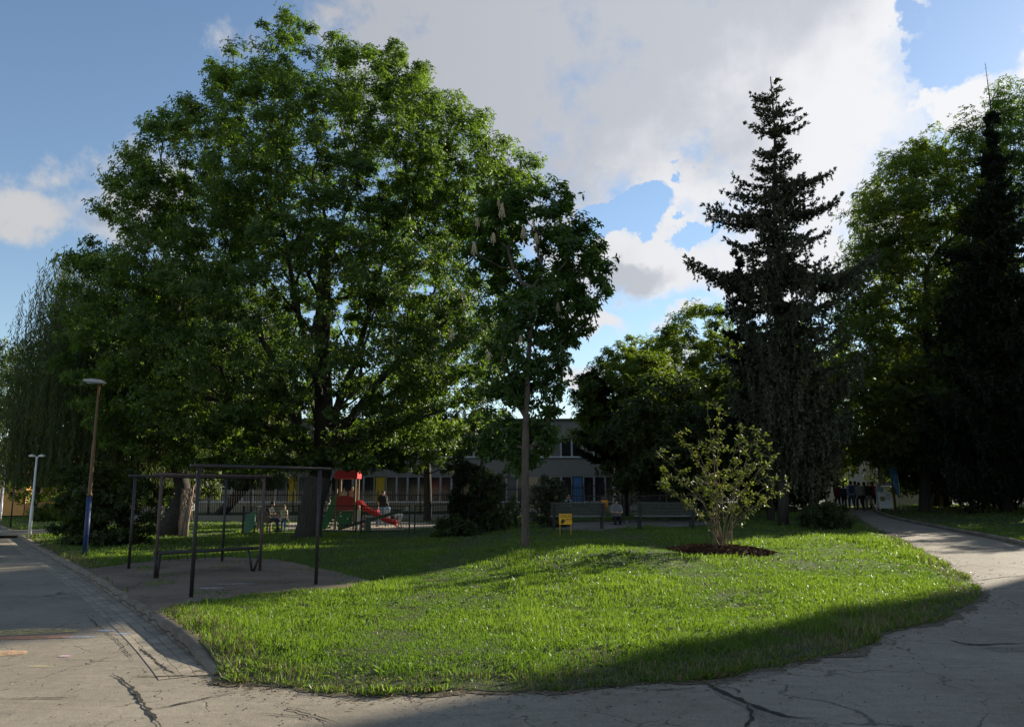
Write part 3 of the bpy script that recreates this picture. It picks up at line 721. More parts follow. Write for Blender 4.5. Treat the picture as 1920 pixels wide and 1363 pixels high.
for px, py, dd, s in ((895, 410, -1.2, .85), (941, 392, -1.3, 1.3), (925, 440, -1.4, .95), (889, 462, -1.2, 1.2), (981, 432, -1.4, 1.05), (1005, 442, -1.4, 1.0), (1000, 412, -1.0, .8), (935, 372, -.8, .7),
                      (1094, 405, .2, .9), (1042, 350, .2, .8), (1046, 570, -1.0, .9), (847, 620, -.6, 1.0), (868, 545, -.8, .8), (976, 628, -1.5, .7), (916, 660, -1.2, .8)):
    c = W(px, py + 14, CHD + dd); o = candle(c, s * .85).build('flower_candle', M_flower, chest)
MAPD = 44.0
broadleaf('maple_tree', 'tall light green tree with see-through crown between the spruce and the dark conifer', [(215, 1790, 1835), (240, 1690, 1850), (270, 1680, 1880), (330, 1630, 1890), (360, 1592, 1900), (430, 1590, 1900), (480, 1590, 1900), (520, 1560, 1900), (600, 1560, 1900), (700, 1540, 1900), (800, 1560, 1900), (860, 1600, 1880)],
          MAPD, gp(22.3, MAPD, .1), W(1740, 500, MAPD), .3, 1350, .85, 24, 6, .22, .36, M_maple, depth=.7, gap=-.2, seed=5, droop=.6)
broadleaf('maple_tree', 'leafy tree at the right photo edge rising behind the bare conifer tip', [(150, 1870, 1920), (180, 1850, 1970), (230, 1850, 2080), (310, 1840, 2100), (390, 1840, 2000), (650, 1830, 1990), (850, 1850, 1980)],
          46, gp(30.2, 46, .1), W(1930, 450, 46), .25, 750, .8, 20, 6, .22, .36, M_chest, depth=.8, gap=-.15, seed=6, droop=.7)
broadleaf('maple_tree', 'rounded tree with sunlit yellow green top left of the spruce', [(565, 1300, 1345), (600, 1250, 1370), (650, 1205, 1400), (700, 1190, 1420), (760, 1190, 1430), (820, 1200, 1430), (870, 1240, 1400)],
          48, gp(10.6, 48, .1), W(1335, 740, 48), .24, 420, .62, 24, 6, .22, .38, M_maple, depth=.8, gap=-.2, seed=7)
broadleaf('maple_tree', 'smaller tree with lumpy pale top between the chestnut and the rounded tree', [(640, 1120, 1150), (665, 1105, 1240), (700, 1080, 1250), (760, 1070, 1260), (820, 1075, 1260), (880, 1120, 1250)],
          41, gp(5.7, 41, .1), W(1165, 780, 41), .2, 300, .55, 24, 6, .2, .38, M_maple, depth=.8, gap=.0, seed=8)
broadleaf('maple_tree', 'bright topped tree peeping over the middle row beside the rounded tree', [(625, 1185, 1205), (640, 1175, 1250), (700, 1165, 1270), (780, 1160, 1280), (860, 1180, 1260)],
          59.5, gp(10.1, 59.5, .1), W(1215, 760, 59.5), .2, 130, .6, 18, 6, .3, .38, M_maple, depth=.8, gap=.0, seed=9)
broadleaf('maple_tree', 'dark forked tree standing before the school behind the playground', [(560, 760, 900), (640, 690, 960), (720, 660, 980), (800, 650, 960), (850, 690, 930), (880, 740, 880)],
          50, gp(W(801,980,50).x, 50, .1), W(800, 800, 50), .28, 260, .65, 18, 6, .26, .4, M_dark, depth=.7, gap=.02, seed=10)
# the far belt of trees: each one a tree
bi = 0
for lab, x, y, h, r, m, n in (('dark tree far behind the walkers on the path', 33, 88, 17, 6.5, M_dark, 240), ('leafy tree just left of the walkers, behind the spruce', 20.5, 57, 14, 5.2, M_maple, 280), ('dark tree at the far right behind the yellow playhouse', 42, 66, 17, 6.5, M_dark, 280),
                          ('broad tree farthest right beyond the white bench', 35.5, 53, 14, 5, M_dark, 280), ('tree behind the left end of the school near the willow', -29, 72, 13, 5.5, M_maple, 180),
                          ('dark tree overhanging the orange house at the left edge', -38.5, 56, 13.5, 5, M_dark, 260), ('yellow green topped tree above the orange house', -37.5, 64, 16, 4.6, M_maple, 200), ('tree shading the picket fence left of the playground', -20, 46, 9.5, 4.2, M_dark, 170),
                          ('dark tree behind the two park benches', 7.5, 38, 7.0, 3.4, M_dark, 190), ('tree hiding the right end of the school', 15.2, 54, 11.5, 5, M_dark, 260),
                          ('tree between spruce and maple in the dark backdrop', 14.8, 44, 9, 3.3, M_dark, 220), ('distant tree low on the horizon behind the spruce trunk', 29, 92, 11, 6, M_dark, 130), ('distant tree low on the horizon left of the path opening', 38, 98, 12, 6.5, M_dark, 130), ('distant tree low on the horizon behind the beige house', 52, 100, 14, 7, M_dark, 130), ('distant tree low on the horizon farthest right', 62, 98, 15, 7, M_dark, 130), ('dense tree behind the trunk of the tall spruce', 20.5, 72, 9, 5, M_dark, 160), ('low round tree beyond the right frame edge beside the path', 23.5, 28, 4.6, 2.8, M_dark, 110), ('small tree beyond the right frame edge over the side lawn', 27.5, 35, 7.5, 3.0, M_dark, 120), ('dark bushy tree beside the path opening under the tall light tree', 27, 50.5, 11, 3.8, M_dark, 260), ('low dark tree behind the tall spruce trunk, left of the path opening', 16.8, 50, 4.8, 2.5, M_dark, 110), ('small dark tree behind the walkers on their left', 19.3, 60, 6.5, 2.7, M_dark, 110), ('low dark tree filling the shade behind the right conifer', 34, 47.5, 5.5, 3, M_dark, 120), ('low dark tree farthest right in the shade', 40, 53, 6.5, 3.4, M_dark, 120), ('dense dark tree directly under the tall light green tree', 29.5, 58, 13, 4.6, M_dark, 260),  # includes unseen trees added to cast shade and low ones standing in for shade
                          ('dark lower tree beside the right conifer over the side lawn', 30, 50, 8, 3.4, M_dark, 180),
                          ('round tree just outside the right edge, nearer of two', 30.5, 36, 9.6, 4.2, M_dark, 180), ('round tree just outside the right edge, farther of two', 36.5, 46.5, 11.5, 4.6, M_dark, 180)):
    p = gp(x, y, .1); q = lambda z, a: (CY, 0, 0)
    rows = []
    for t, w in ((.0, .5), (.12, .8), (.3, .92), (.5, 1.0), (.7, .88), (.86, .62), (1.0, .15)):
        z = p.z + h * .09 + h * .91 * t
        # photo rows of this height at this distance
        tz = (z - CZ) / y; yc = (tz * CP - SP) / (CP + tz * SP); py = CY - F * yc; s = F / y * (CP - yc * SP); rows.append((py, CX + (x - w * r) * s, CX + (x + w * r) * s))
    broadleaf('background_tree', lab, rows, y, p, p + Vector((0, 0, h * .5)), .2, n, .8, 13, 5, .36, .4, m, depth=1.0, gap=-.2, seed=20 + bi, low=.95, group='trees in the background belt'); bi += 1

# bushes
def bush(name, label, rows, d, base, n, rad, per, k, L, wr, m, seed, trunk=.05, gap=-.1, depth=.9):
    return broadleaf(name, label, rows, d, base, Vector(base) + Vector((0, 0, .5)), trunk, n, rad, per, k, L, wr, m, depth=depth, gap=gap, seed=seed, cat='bush', hollow=.2)
bb = G(195, 1028, .1)
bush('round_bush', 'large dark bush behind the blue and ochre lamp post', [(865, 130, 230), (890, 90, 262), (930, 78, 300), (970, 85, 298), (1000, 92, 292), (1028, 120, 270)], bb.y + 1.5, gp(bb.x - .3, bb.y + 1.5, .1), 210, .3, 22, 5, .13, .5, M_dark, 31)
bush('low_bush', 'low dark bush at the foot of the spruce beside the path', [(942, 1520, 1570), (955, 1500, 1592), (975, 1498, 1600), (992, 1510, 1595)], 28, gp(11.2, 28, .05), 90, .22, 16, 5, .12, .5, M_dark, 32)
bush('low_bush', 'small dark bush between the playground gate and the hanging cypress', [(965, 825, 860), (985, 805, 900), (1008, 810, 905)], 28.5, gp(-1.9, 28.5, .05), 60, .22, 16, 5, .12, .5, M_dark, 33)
bush('hedge_bush', 'sunny green bush beside the white lamp post', [(950, 62, 110), (965, 55, 118), (985, 60, 120)], 50, gp(-29, 50, .05), 60, .35, 10, 5, .18, .5, M_maple, 34)

# conifers
def conifer(name, label, base, rows, d, m, rtrunk, nb, droop, hang, L=.2, seed=0, tip_bare=0.0, bark=None, limbs=(), dens=1.0, short=1.0):
    r_ = np.random.default_rng(seed); root = thing(name, label, 'tree', base)
    z, xl, xr = spans(rows, d); b = np.array(base); zt = z[-1]; cx = lambda h: np.interp(h, [b[2], zt], [b[0], (xl[-1] + xr[-1]) / 2])
    tp = [np.array([cx(h) + .05 * math.sin(h * 1.3), d + .04 * math.cos(h), h]) for h in np.linspace(b[2] - .2, zt + tip_bare, 16)]
    mb = MB(); mb.tube(tp, [rtrunk * (1 - .95 * i / 15) + .01 for i in range(16)], 9)
    ti, ax, sz = [], [], []
    hs = np.sort(z[0] + (zt - z[0]) * (1 - r_.random(nb) ** .82)); specs = []
    for h in hs:
        a = r_.uniform(0, 2 * np.pi); specs.append((h, a, None))
    specs += [(W(0, py, d).z, R(a), l) for py, a, l in limbs]
    for h, a, ln in specs:
        c = cx(h); cl, cr = max(.15, c - np.interp(h, z, xl)), max(.15, np.interp(h, z, xr) - c)
        w = cl + (cr - cl) * (math.cos(a) * .5 + .5)
        l = ln if ln else w * short * (.32 + .68 * r_.random() ** .8) * (1.05 if abs(math.cos(a)) > .8 else .95)
        rel = (h - z[0]) / (zt - z[0]); rise = .32 * rel ** 2 - .02; n = max(4, int(l / .22)); P = []
        dd = np.array([math.cos(a), math.sin(a), 0]); sd = np.array([-dd[1], dd[0], 0]); bend = r_.normal(0, .12)
        for i in range(n + 1):
            t = i / n; P.append(np.array([c, d, h]) + dd * l * t + sd * l * bend * t * t + np.array([0, 0, l * (rise * t - droop * (1 - rel) * math.sin(math.pi * min(1, t * .9)) * .8 + .10 * t ** 3)]))
        mb.tube(P, [.012 + .03 * l / 3 * (1 - i / n) for i in range(n + 1)], 5)
        for i in range(1, n + 1):
            t = i / n; p = P[i]; dr = unit((P[i] - P[i - 1])[None])[0]
            sw = l * .30 * (1 - t) ** .8 * (.4 + .6 * min(1, t * 3)) + .10
            for s in (-1, 1):
                k = max(1, int(sw / .09 * dens)); t0 = r_.uniform(.5, .9)
                for q in range(k):
                    u = (q + .5) / k; pp = p + (sd * s * (1 - .25 * u) + dr * t0 * u) * sw * u + np.array([0, 0, -.10 * sw * u]) + r_.normal(0, .03, 3)
                    ti.append(pp); ax.append(sd * s * .7 + dr * .9 + r_.normal(0, .35, 3) + np.array([0, 0, .25])); sz.append(1.0)
            for q in range(2): ti.append(p + r_.normal(0, .05, 3)); ax.append(dr + r_.normal(0, .5, 3) + np.array([0, 0, .3])); sz.append(1.05)
            hn = hang * (1 - rel * .9) * min(1, l / 1.2)                # hanging side twigs
            for q in range(int(r_.poisson(hn * 2.2))):
                ln_ = r_.uniform(.15, .55) * (.5 + hn); o = p + sd * r_.normal(0, .5) * sw
                for e in range(int(ln_ / .09)): ti.append(o + np.array([r_.normal(0, .02), r_.normal(0, .02), -e * .09])); ax.append(np.array([r_.normal(0, .4), r_.normal(0, .4), -1])); sz.append(.85)
    mk = len(ti); ti = np.array(ti); ax = np.array(ax); sz = np.array(sz)
    for i in range(int(14 * zt / 10)):                                    # needles round the leader
        pass
    link('trunk', mb.mesh('trunk'), bark or M_bark, root, True)
    # each shoot: a stubby brush of needle blades round its axis
    Bs, Ds, Ns, Ls, Id = [], [], [], [], []
    a_ = unit(ax); rr = unit(np.cross(a_, r_.normal(size=a_.shape))); qq = np.cross(a_, rr)
    for j in range(5):
        an = 2 * np.pi * j / 5 + r_.normal(0, .3, mk); o = rr * np.cos(an)[:, None] + qq * np.sin(an)[:, None]
        Bs.append(ti); Ds.append(a_ + o * .55); Ns.append(o); Ls.append(L * sz * r_.uniform(.6, 1.2, mk)); Id.append(np.arange(mk))
    tin = .45 + .22 * nz(ti, 1.1, seed) + r_.normal(0, .2, mk)
    Bs, Ds, Ns, Ls, Id = map(np.concatenate, (Bs, Ds, Ns, Ls, Id))
    link('crown', leafmesh('crown', Bs, Ds, Ns, Ls, .34, tin[Id]), m, root)
    return root
sb = G(1468, 988, .1); SPD = sb.y
conifer('blue_spruce', 'tall ragged blue green spruce standing behind the young shrub', sb, [(150, 1440, 1456), (170, 1400, 1478), (200, 1395, 1490), (230, 1385, 1500), (260, 1392, 1480), (300, 1392, 1495), (345, 1385, 1510), (390, 1350, 1545), (430, 1335, 1555), (480, 1350, 1560), (520, 1325, 1610), (600, 1330, 1640), (680, 1340, 1650), (760, 1350, 1620), (830, 1385, 1600), (895, 1430, 1590)],
        SPD, M_spruce, .2, 250, .42, 1.3, .16, 41, .15, short=.82, dens=1.25,
        limbs=[(215, 10, 1.3), (340, 0, 2.4), (350, -12, 2.0), (350, 175, 1.6), (365, 170, 1.9), (395, 5, 2.5), (400, -14, 2.4), (400, 178, 2.7), (412, 165, 2.6), (415, 190, 2.5), (440, 15, 2.3), (500, 182, 3.4), (508, 176, 3.4), (515, 170, 2.8), (500, 3, 3.7), (508, -8, 3.7), (515, -18, 3.4), (520, 12, 3.2), (250, 5, 1.3), (255, 185, .9), (300, 20, 1.0), (245, -15, 1.2),
               (190, 170, .8), (720, -30, 2.4), (780, -40, 2.3), (800, -20, 2.3), (850, -35, 2.0), (760, -10, 2.4), (830, -8, 2.1), (870, -22, 1.8)])
p = gp(10.8, 34, .1)
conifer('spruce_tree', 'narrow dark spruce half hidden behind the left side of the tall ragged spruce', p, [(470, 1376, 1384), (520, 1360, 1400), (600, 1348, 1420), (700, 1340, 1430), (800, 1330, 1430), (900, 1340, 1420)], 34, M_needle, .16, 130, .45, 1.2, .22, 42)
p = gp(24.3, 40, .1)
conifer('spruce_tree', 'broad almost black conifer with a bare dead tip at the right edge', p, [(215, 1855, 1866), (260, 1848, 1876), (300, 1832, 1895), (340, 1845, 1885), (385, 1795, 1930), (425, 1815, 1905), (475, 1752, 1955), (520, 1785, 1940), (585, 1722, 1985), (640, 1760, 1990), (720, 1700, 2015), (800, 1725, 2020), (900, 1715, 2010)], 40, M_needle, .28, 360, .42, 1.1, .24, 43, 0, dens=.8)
mb = MB(); t0 = W(1862, 250, 40); tx = W(1847, 118, 40)
conf = bpy.data.objects[[o.name for o in COL.objects if o.get('label', '').startswith('broad almost black')][0]]
mb.tube([t0, t0.lerp(tx, .5) + Vector((.03, 0, 0)), tx], [.05, .03, .008], 6)
for i in range(34):
    q = t0.lerp(tx, random.random() ** .8); a = random.uniform(0, 6.28); l = random.uniform(.15, .5) * (1.2 - (q.z - t0.z) / (tx.z - t0.z))
    mb.tube([q, q + Vector((math.cos(a) * l, math.sin(a) * l, l * .15))], [.009, .003], 4)
mb.build('dead_top', M_bark, conf, True)
p = gp(1.75, 30, .05)
conifer('small_spruce', 'low dark bluish spruce bush between the chestnut trunk and the left bench', p, [(898, 1020, 1032), (915, 1005, 1052), (945, 992, 1062), (975, 990, 1062), (998, 1000, 1058)], 30, M_spruce, .06, 90, .1, .1, .2, 44)
p = gp(-1.5, 31, .05)
conifer('weeping_cypress', 'weeping dark conifer with yellow green drooping tips left of the chestnut trunk', p, [(800, 910, 918), (850, 890, 940), (890, 880, 975), (930, 885, 985), (980, 890, 985), (1003, 905, 965)], 31, M_willow, .09, 70, .5, 1.6, .2, 45)
p = gp(-2.1, 30, .05)
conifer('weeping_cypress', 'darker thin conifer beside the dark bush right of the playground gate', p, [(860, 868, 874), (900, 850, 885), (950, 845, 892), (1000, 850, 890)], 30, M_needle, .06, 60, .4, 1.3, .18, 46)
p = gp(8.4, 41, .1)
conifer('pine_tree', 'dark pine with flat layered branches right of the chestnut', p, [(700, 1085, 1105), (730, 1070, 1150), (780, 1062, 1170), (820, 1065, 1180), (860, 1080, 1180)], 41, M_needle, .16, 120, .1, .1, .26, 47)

# weeping willows
def willow(label, base, rows, d, n, seed, trunk, slen=(1.5, 5), m=M_willow, depth=.8, L=.2):
    r_ = np.random.default_rng(seed); root = thing('weeping_willow', label, 'tree', base)
    z, xl, xr = spans(rows, d); S = []
    cl = clumps(rows, d, n, depth, .5, -.4, seed); top = z[-1]
    cl[:, 2] = np.minimum(cl[:, 2] + r_.uniform(0, 1.5, n), top)
    sk = cl[r_.random(n) < .28]
    V, f = skeleton(trunk, sk, .012, .38); link('trunk', npmesh('trunk', V, f), M_bark, root, True)
    Bs, Ds, Id = [], [], []; g = 0
    for c in cl:
        for s in range(5):
            o = c + r_.normal(0, .35, 3) * (1, 1, .5); ln = r_.uniform(*slen); zmin = float(z[0]) - .3; k = int(ln / .085); sw = r_.normal(0, .06, 2)
            t = np.arange(k); zz = o[2] - t * .085; ok = zz > zmin
            P = np.stack([o[0] + sw[0] * np.sqrt(t) + r_.normal(0, .02, k), o[1] + sw[1] * np.sqrt(t) + r_.normal(0, .02, k), zz], 1)[ok]
            a = r_.uniform(0, 6.28, len(P)); Bs.append(P); Ds.append(np.stack([np.cos(a) * .45, np.sin(a) * .45, -np.ones(len(P))], 1)); Id.append(np.full(len(P), g)); g += 1
    Bs, Ds, Id = map(np.concatenate, (Bs, Ds, Id)); n_ = len(Bs); tg = r_.normal(.5, .2, g)
    link('crown', leafmesh('crown', Bs, Ds, r_.normal(size=(n_, 3)), L * r_.uniform(.7, 1.2, n_), .2, tg[Id] + r_.normal(0, .1, n_)), m, root)
    return root
wb = gp(-13.6, 33, .1); wd = 35
willow('big grey green weeping willow at the left edge hanging over the lamp post', wb, [(490, 150, 330), (520, 105, 360), (560, 75, 400), (620, 60, 420), (680, 25, 420), (740, 10, 400), (800, 15, 380), (850, 40, 330), (895, 110, 260)], wd, 900, 51,
       [np.array(wb) - (0, 0, .2), np.array(W(335, 960, 33.2)), np.array(W(345, 925, 33.5)), np.array(W(330, 860, 34)), np.array(W(310, 760, 35)), np.array(W(290, 660, 35)), np.array(W(270, 590, 35))], (1.5, 4.5))
wb2 = gp(-20.5, 56, .1)
willow('light yellow green weeping willow seen through gaps behind the large tree', wb2, [(520, 420, 500), (560, 400, 540), (640, 385, 560), (740, 380, 560), (840, 390, 560), (905, 410, 540)], 56, 260, 52,
       [np.array(wb2) - (0, 0, .2), np.array(W(470, 900, 56)), np.array(W(470, 800, 56)), np.array(W(465, 700, 56)), np.array(W(462, 600, 56))], (2, 6), L=.26)
# the broken pale strip leaning against the willow trunk
wt = [o for o in COL.objects if o.get('label', '').startswith('big grey green')][0]
mb = MB(); a = gp(-13.0, 32.4, .05); b = W(365, 905, 32.6)
for i in range(9):
    o = Vector((random.uniform(-.14, .14), random.uniform(-.08, .08), 0)); t = random.uniform(.35, 1)
    mb.tube([a + o, (a + o * 1.2).lerp(b, .4 * t) + Vector((-.05, 0, 0)), (a + o * 1.4).lerp(b, t)], [.07, .06, .03], 6)
for i in range(60):
    q = a.lerp(b, random.uniform(.5, 1.0)) + Vector((random.uniform(-.35, .1), random.uniform(-.1, .1), 0)); mb.tube([q, q + Vector((random.uniform(-.1, .2), 0, random.uniform(-.5, -.15)))], .012, 4)
mb.build('torn_bark', M_barkP, wt, True)
mb = MB(); mb.tube([gp(-13.9, 33, -.1), W(330, 970, 33), W(348, 920, 33.3)], [.62, .42, .36], 14); mb.build('trunk_base', M_bark, wt, True)
mb = MB(); mb.tube([gp(ob.x - .05, ob.y, -.1), W(580, 985, ob.y), W(586, 945, ob.y), W(600, 895, ob.y)], [.58, .44, .42, .46], 16)
oak = [o for o in COL.objects if o.get('label', '').startswith('very large dark green')][0]
mb.build('trunk_base', M_bark, oak, True)

# the young shrub in its ring of bark mulch
gs = G(1352, 1034, .1)
shrub = thing('young_shrub', 'young multi-stemmed shrub with yellow green leaves in the mulch ring', 'shrub', gs)
def young_shrub():
    mb = MB(); TI, AX = [], []; r_ = random.Random(5); s = gs.y / F
    stems = [(-62, -215), (-40, -190), (-85, -150), (-105, -120), (-20, -265), (5, -262), (-8, -200), (25, -200), (55, -215), (75, -190), (100, -170), (60, -150), (120, -115), (90, -90), (40, -225), (-5, -150), (-60, -90), (-110, -175), (85, -130), (20, -130), (-30, -120)]
    for i, (dx, dy) in enumerate(stems):
        e = Vector((dx * s * 1.12, r_.uniform(-.9, .9), -dy * s)); st = Vector((r_.uniform(-.2, .2) + dx * s * .07, r_.uniform(-.16, .16), -.08)); n = 9; P = []
        w = r_.uniform(-.12, .12)
        for k in range(n + 1):
            t = k / n; q = st.lerp(e, t); q.z = st.z + (e.z - st.z) * (t ** .82); q.x += w * math.sin(3.1 * t) + r_.uniform(-.015, .015) - (e.x - st.x) * .18 * math.sin(math.pi * t); P.append(gs + q)
        mb.tube(P, [.014 * (1 - .75 * k / n) for k in range(n + 1)], 6)
        for k in range(4, n + 1):
            for m_ in range(1 if k < 6 else 2):
                a = r_.uniform(0, 6.28); l = r_.uniform(.12, .5) * (1.1 - .4 * k / n); v = Vector((math.cos(a), math.sin(a), r_.uniform(.1, .9))) * l
                Q = [P[k], P[k] + v * .5 + Vector((0, 0, .02)), P[k] + v]; mb.tube(Q, [.007, .005, .003], 4)
                for t in (.35, .65, 1.0):
                    if r_.random() < .62: TI.append(P[k] + v * t); AX.append(v.normalized() + Vector((0, 0, .5)))
        TI.append(P[-1]); AX.append(Vector((0, 0, 1)))
    mb.build('stems', M_twig, shrub, True)
    B, Dn, Nn, Ls, Id = rosettes(np.array([tuple(p) for p in TI]), np.array([tuple(p) for p in AX]), 4, .115, .5, .25, .5)
    link('leaves', leafmesh('leaves', B, Dn, Nn, Ls, .52, rng.uniform(0, 1, len(B))), M_shrub, shrub)
young_shrub()
def mulch():
    c = G(1352, 1035, .1); cx, cy = c.x, c.y; zf = lambda x, y: lawnz(x, y) + .02 + .10 * ss(1 - np.hypot((x - cx) / 1.2, (y - cy) / .85), 0, .5)
    o = sheet('mulch', [tuple(p) for p in MUL], zf, M_mulch, .02, .08)
    n = 5200; t = rng.uniform(0, 2 * np.pi, n); q = rng.random(n) ** .5 * 1.02; x = cx + 1.17 * q * np.cos(t); y = cy + .82 * q * np.sin(t); z = zf(x, y) + .008
    B = np.stack([x, y, z], 1); a = rng.uniform(0, 6.28, n); Dn = np.stack([np.cos(a), np.sin(a), rng.normal(.1, .3, n)], 1)
    m2 = leafmesh('mulch_chips', B, Dn, np.tile([0, 0, 1.], (n, 1)) + rng.normal(0, .4, (n, 3)), rng.uniform(.04, .11, n), .3, rng.random(n))
    c2 = link('mulch_chips', m2, leafmat('chips', (.028, .014, .009), (.15, .085, .05), (.02, .01, .01), (.05, .03, .02), .05, .95, .05)); tag(c2, 'dark brown bark chips heaped round the young shrub', 'mulch', kind='stuff')
mulch()

# ------------------------------------------------------------------ grass
def edge_fringe(m1, m2):
    n = 15000; F = np.array(FRONT[:-3]); t = rng.integers(0, len(F) - 1, n); u = rng.random(n)[:, None]; q = F[t] * (1 - u) + F[t + 1] * u; dv = unit(F[t + 1] - F[t]); out = np.stack([dv[:, 1], -dv[:, 0]], 1)
    q = q + out * rng.uniform(-.10, .035, n)[:, None]; d = np.hypot(q[:, 0], q[:, 1]); nzv = nz(np.concatenate([q, np.zeros((n, 1))], 1), 2.3, 6); k = (d < 26) & (rng.random(n) < .55 + .5 * nzv); q, out, d, nzv = q[k], out[k], d[k], nzv[k]; n = len(q)
    B = np.concatenate([q, (H(q[:, 0], q[:, 1]) + .004)[:, None]], 1); a = np.concatenate([out * rng.uniform(-.2, 1.1, n)[:, None] + rng.normal(0, .4, (n, 2)), rng.uniform(.5, 1.3, n)[:, None]], 1)
    L = (.075 + .03 * nzv) * rng.uniform(.5, 1.4, n); dry = rng.random(n) < .3
    for nm, mk, m, lb in (('edge_grass', ~dry, m1, 'green blades hanging over the asphalt at the lawn edge'), ('edge_straw', dry, m2, 'straw coloured blades hanging over the asphalt at the lawn edge')):
        o = link(nm, leafmesh(nm, B[mk], a[mk], rng.normal(size=(mk.sum(), 3)), L[mk], .12, rng.random(mk.sum())), m); tag(o, lb, 'grass', kind='stuff')
def grass():
    M_ = 3.2; X, Y = [], []
    def sample(n, y0, y1, side):
        y = y0 + (y1 - y0) * rng.random(n); x = rng.uniform(-1, 1, n) * (y * .66 + side); return x, y
    for y0, y1, dens in ((6.4, 9, 4300), (9, 12, 2900), (12, 16, 1600), (16, 22, 650), (22, 30, 280), (30, 42, 110), (42, 60, 32)):
        ar = (y1 - y0) * 2 * ((y0 + y1) / 2 * .66 + M_); x, y = sample(int(ar * dens), y0, y1, M_); X.append(x); Y.append(y)
    X = np.concatenate(X); Y = np.concatenate(Y)
    inI = pip(X, Y, ISL); inR = pip(X, Y, RLAWN); k = inI | inR
    for e in EXCL: k &= ~(pip(X, Y, e) & ~((e is YARD) & (nz(np.stack([X, Y, X * 0], 1), 2.2, 31) > .62) & (rng.random(len(X)) < .25)))
    X, Y, inR = X[k], Y[k], inR[k]
    ed = np.minimum(pldist(X, Y, FRL), pldist(X, Y, KERB)); P2 = np.stack([X, Y, X * 0], 1)
    patch = np.clip(nz(P2, .9, 4) + .6 * nz(P2, .35, 8), -1, 1); fine = nz(P2, 3.1, 9); pt = nz(P2, 6.5, 2)
    bare = (ed < .05 + .22 * (fine * .5 + .5)) & (rng.random(len(X)) < .6)
    k = ~bare & (rng.random(len(X)) < .86 + .14 * pt)
    X, Y, inR, ed, patch, fine, pt = [a[k] for a in (X, Y, inR, ed, patch, fine, pt)]
    n = len(X); Z = np.where(inR, rlz(X, Y), lawnz(X, Y)) - .01; dist = np.hypot(X, Y)
    wid = .0036 * np.maximum(1, dist / 7.5) * rng.uniform(.6, 1.5, n)
    hgt = (.066 + .036 * patch + .022 * fine + .012 * pt) * rng.uniform(.55, 1.5, n) * np.where(ed < .9, 1.25, 1) * np.where((patch > .45) & (fine > .1), 1.35, 1)
    hgt = np.maximum(hgt, .03); tall = rng.random(n) < .012; hgt = np.where(tall, hgt * 1.9, hgt)
    a = rng.uniform(0, 2 * np.pi, n); lean = rng.uniform(.1, 1.0, n) * (1 + .6 * (pt < -.3)); ld = np.stack([np.cos(a) + .35 * fine, np.sin(a) - .3 + .3 * pt, a * 0], 1); ld = unit(ld)
    wd_a = rng.uniform(0, np.pi, n); s = np.stack([np.cos(wd_a), np.sin(wd_a) * .6, a * 0], 1) * wid[:, None]
    b = np.stack([X, Y, Z], 1); up = np.array([0, 0, 1.])
    m = b + up * (hgt * .6)[:, None] + ld * (hgt * lean * .25)[:, None]; t = b + up * (hgt * (1.05 - .35 * lean))[:, None] + ld * (hgt * lean * .85)[:, None]
    v = np.empty((n, 5, 3)); v[:, 0] = b - s; v[:, 1] = b + s; v[:, 2] = m - s * .75; v[:, 3] = m + s * .75; v[:, 4] = t
    i = np.arange(n)[:, None] * 5; f = np.concatenate([i + [0, 1, 3], i + [0, 3, 2], i + [2, 3, 4]], 1).reshape(-1, 3)
    tint = np.clip(.47 + .30 * patch + .12 * fine + rng.normal(0, .2, n), 0, 1)
    dry = rng.random(n) < np.where(ed < .45, .38, .03) + .22 * (fine < -.45) * (patch < 0)
    g = np.repeat(~dry, 3)
    print('grass blades', n)
    edge_fringe(M_grass, M_dry)
    o = link('grass', npmesh('grass', v.reshape(-1, 3), f[g], np.repeat(tint, 5)), M_grass); tag(o, 'long sunlit green grass of the park lawn', 'grass', kind='stuff')
    o = link('dry_grass', npmesh('dry_grass', v.reshape(-1, 3), f[~g], np.repeat(rng.random(n), 5)), M_dry); tag(o, 'dry straw coloured blades along the lawn edges', 'grass', kind='stuff')
    # broad-leaved weeds: plantain, dandelion, clover
    n = 7000; y = 6.5 + 22 * rng.random(n) ** 1.4; x = rng.uniform(-1, 1, n) * (y * .66 + 2); k = pip(x, y, ISL)
    for e in EXCL: k &= ~pip(x, y, e)
    k &= nz(np.stack([x, y, x * 0], 1), .8, 13) > -.1
    x, y = x[k], y[k]; tip = np.stack([x, y, lawnz(x, y) + rng.uniform(.0, .06, len(x))], 1); ax = np.tile([0, 0, 1.], (len(x), 1)) + rng.normal(0, .2, (len(x), 3))
    B, Dn, Nn, Ls, Id = rosettes(tip, ax, 6, .09, .35, .1, .4)
    o = link('lawn_weeds', leafmesh('lawn_weeds', B, Dn, Nn, Ls * (.6 + .8 * rng.random(len(Ls))), .34, rng.uniform(.3, 1, len(x))[Id]), leafmat('weed_leaf', (.045, .075, .02), (.10, .14, .04), (.10, .2, .01), (.26, .4, .03), .35, .7, .12)); tag(o, 'broad leaved weeds among the grass', 'weeds', kind='stuff')
    # small litter: dead leaves and straw on the asphalt beside the lawn
    n = 5200; t = rng.integers(0, len(FRONT) - 3, n); q = np.array(FRONT)[t] + (np.array(FRONT)[t + 1] - np.array(FRONT)[t]) * rng.random(n)[:, None] + rng.normal(0, .16, (n, 2)) * np.where(rng.random(n) < .8, 1, 4)[:, None]
    k = ~pip(q[:, 0], q[:, 1], ISL) & (q[:, 1] < 30); q = q[k]; n = len(q); a = rng.uniform(0, 6.28, n)
    B = np.concatenate([q, (H(q[:, 0], q[:, 1]) + .008)[:, None]], 1)
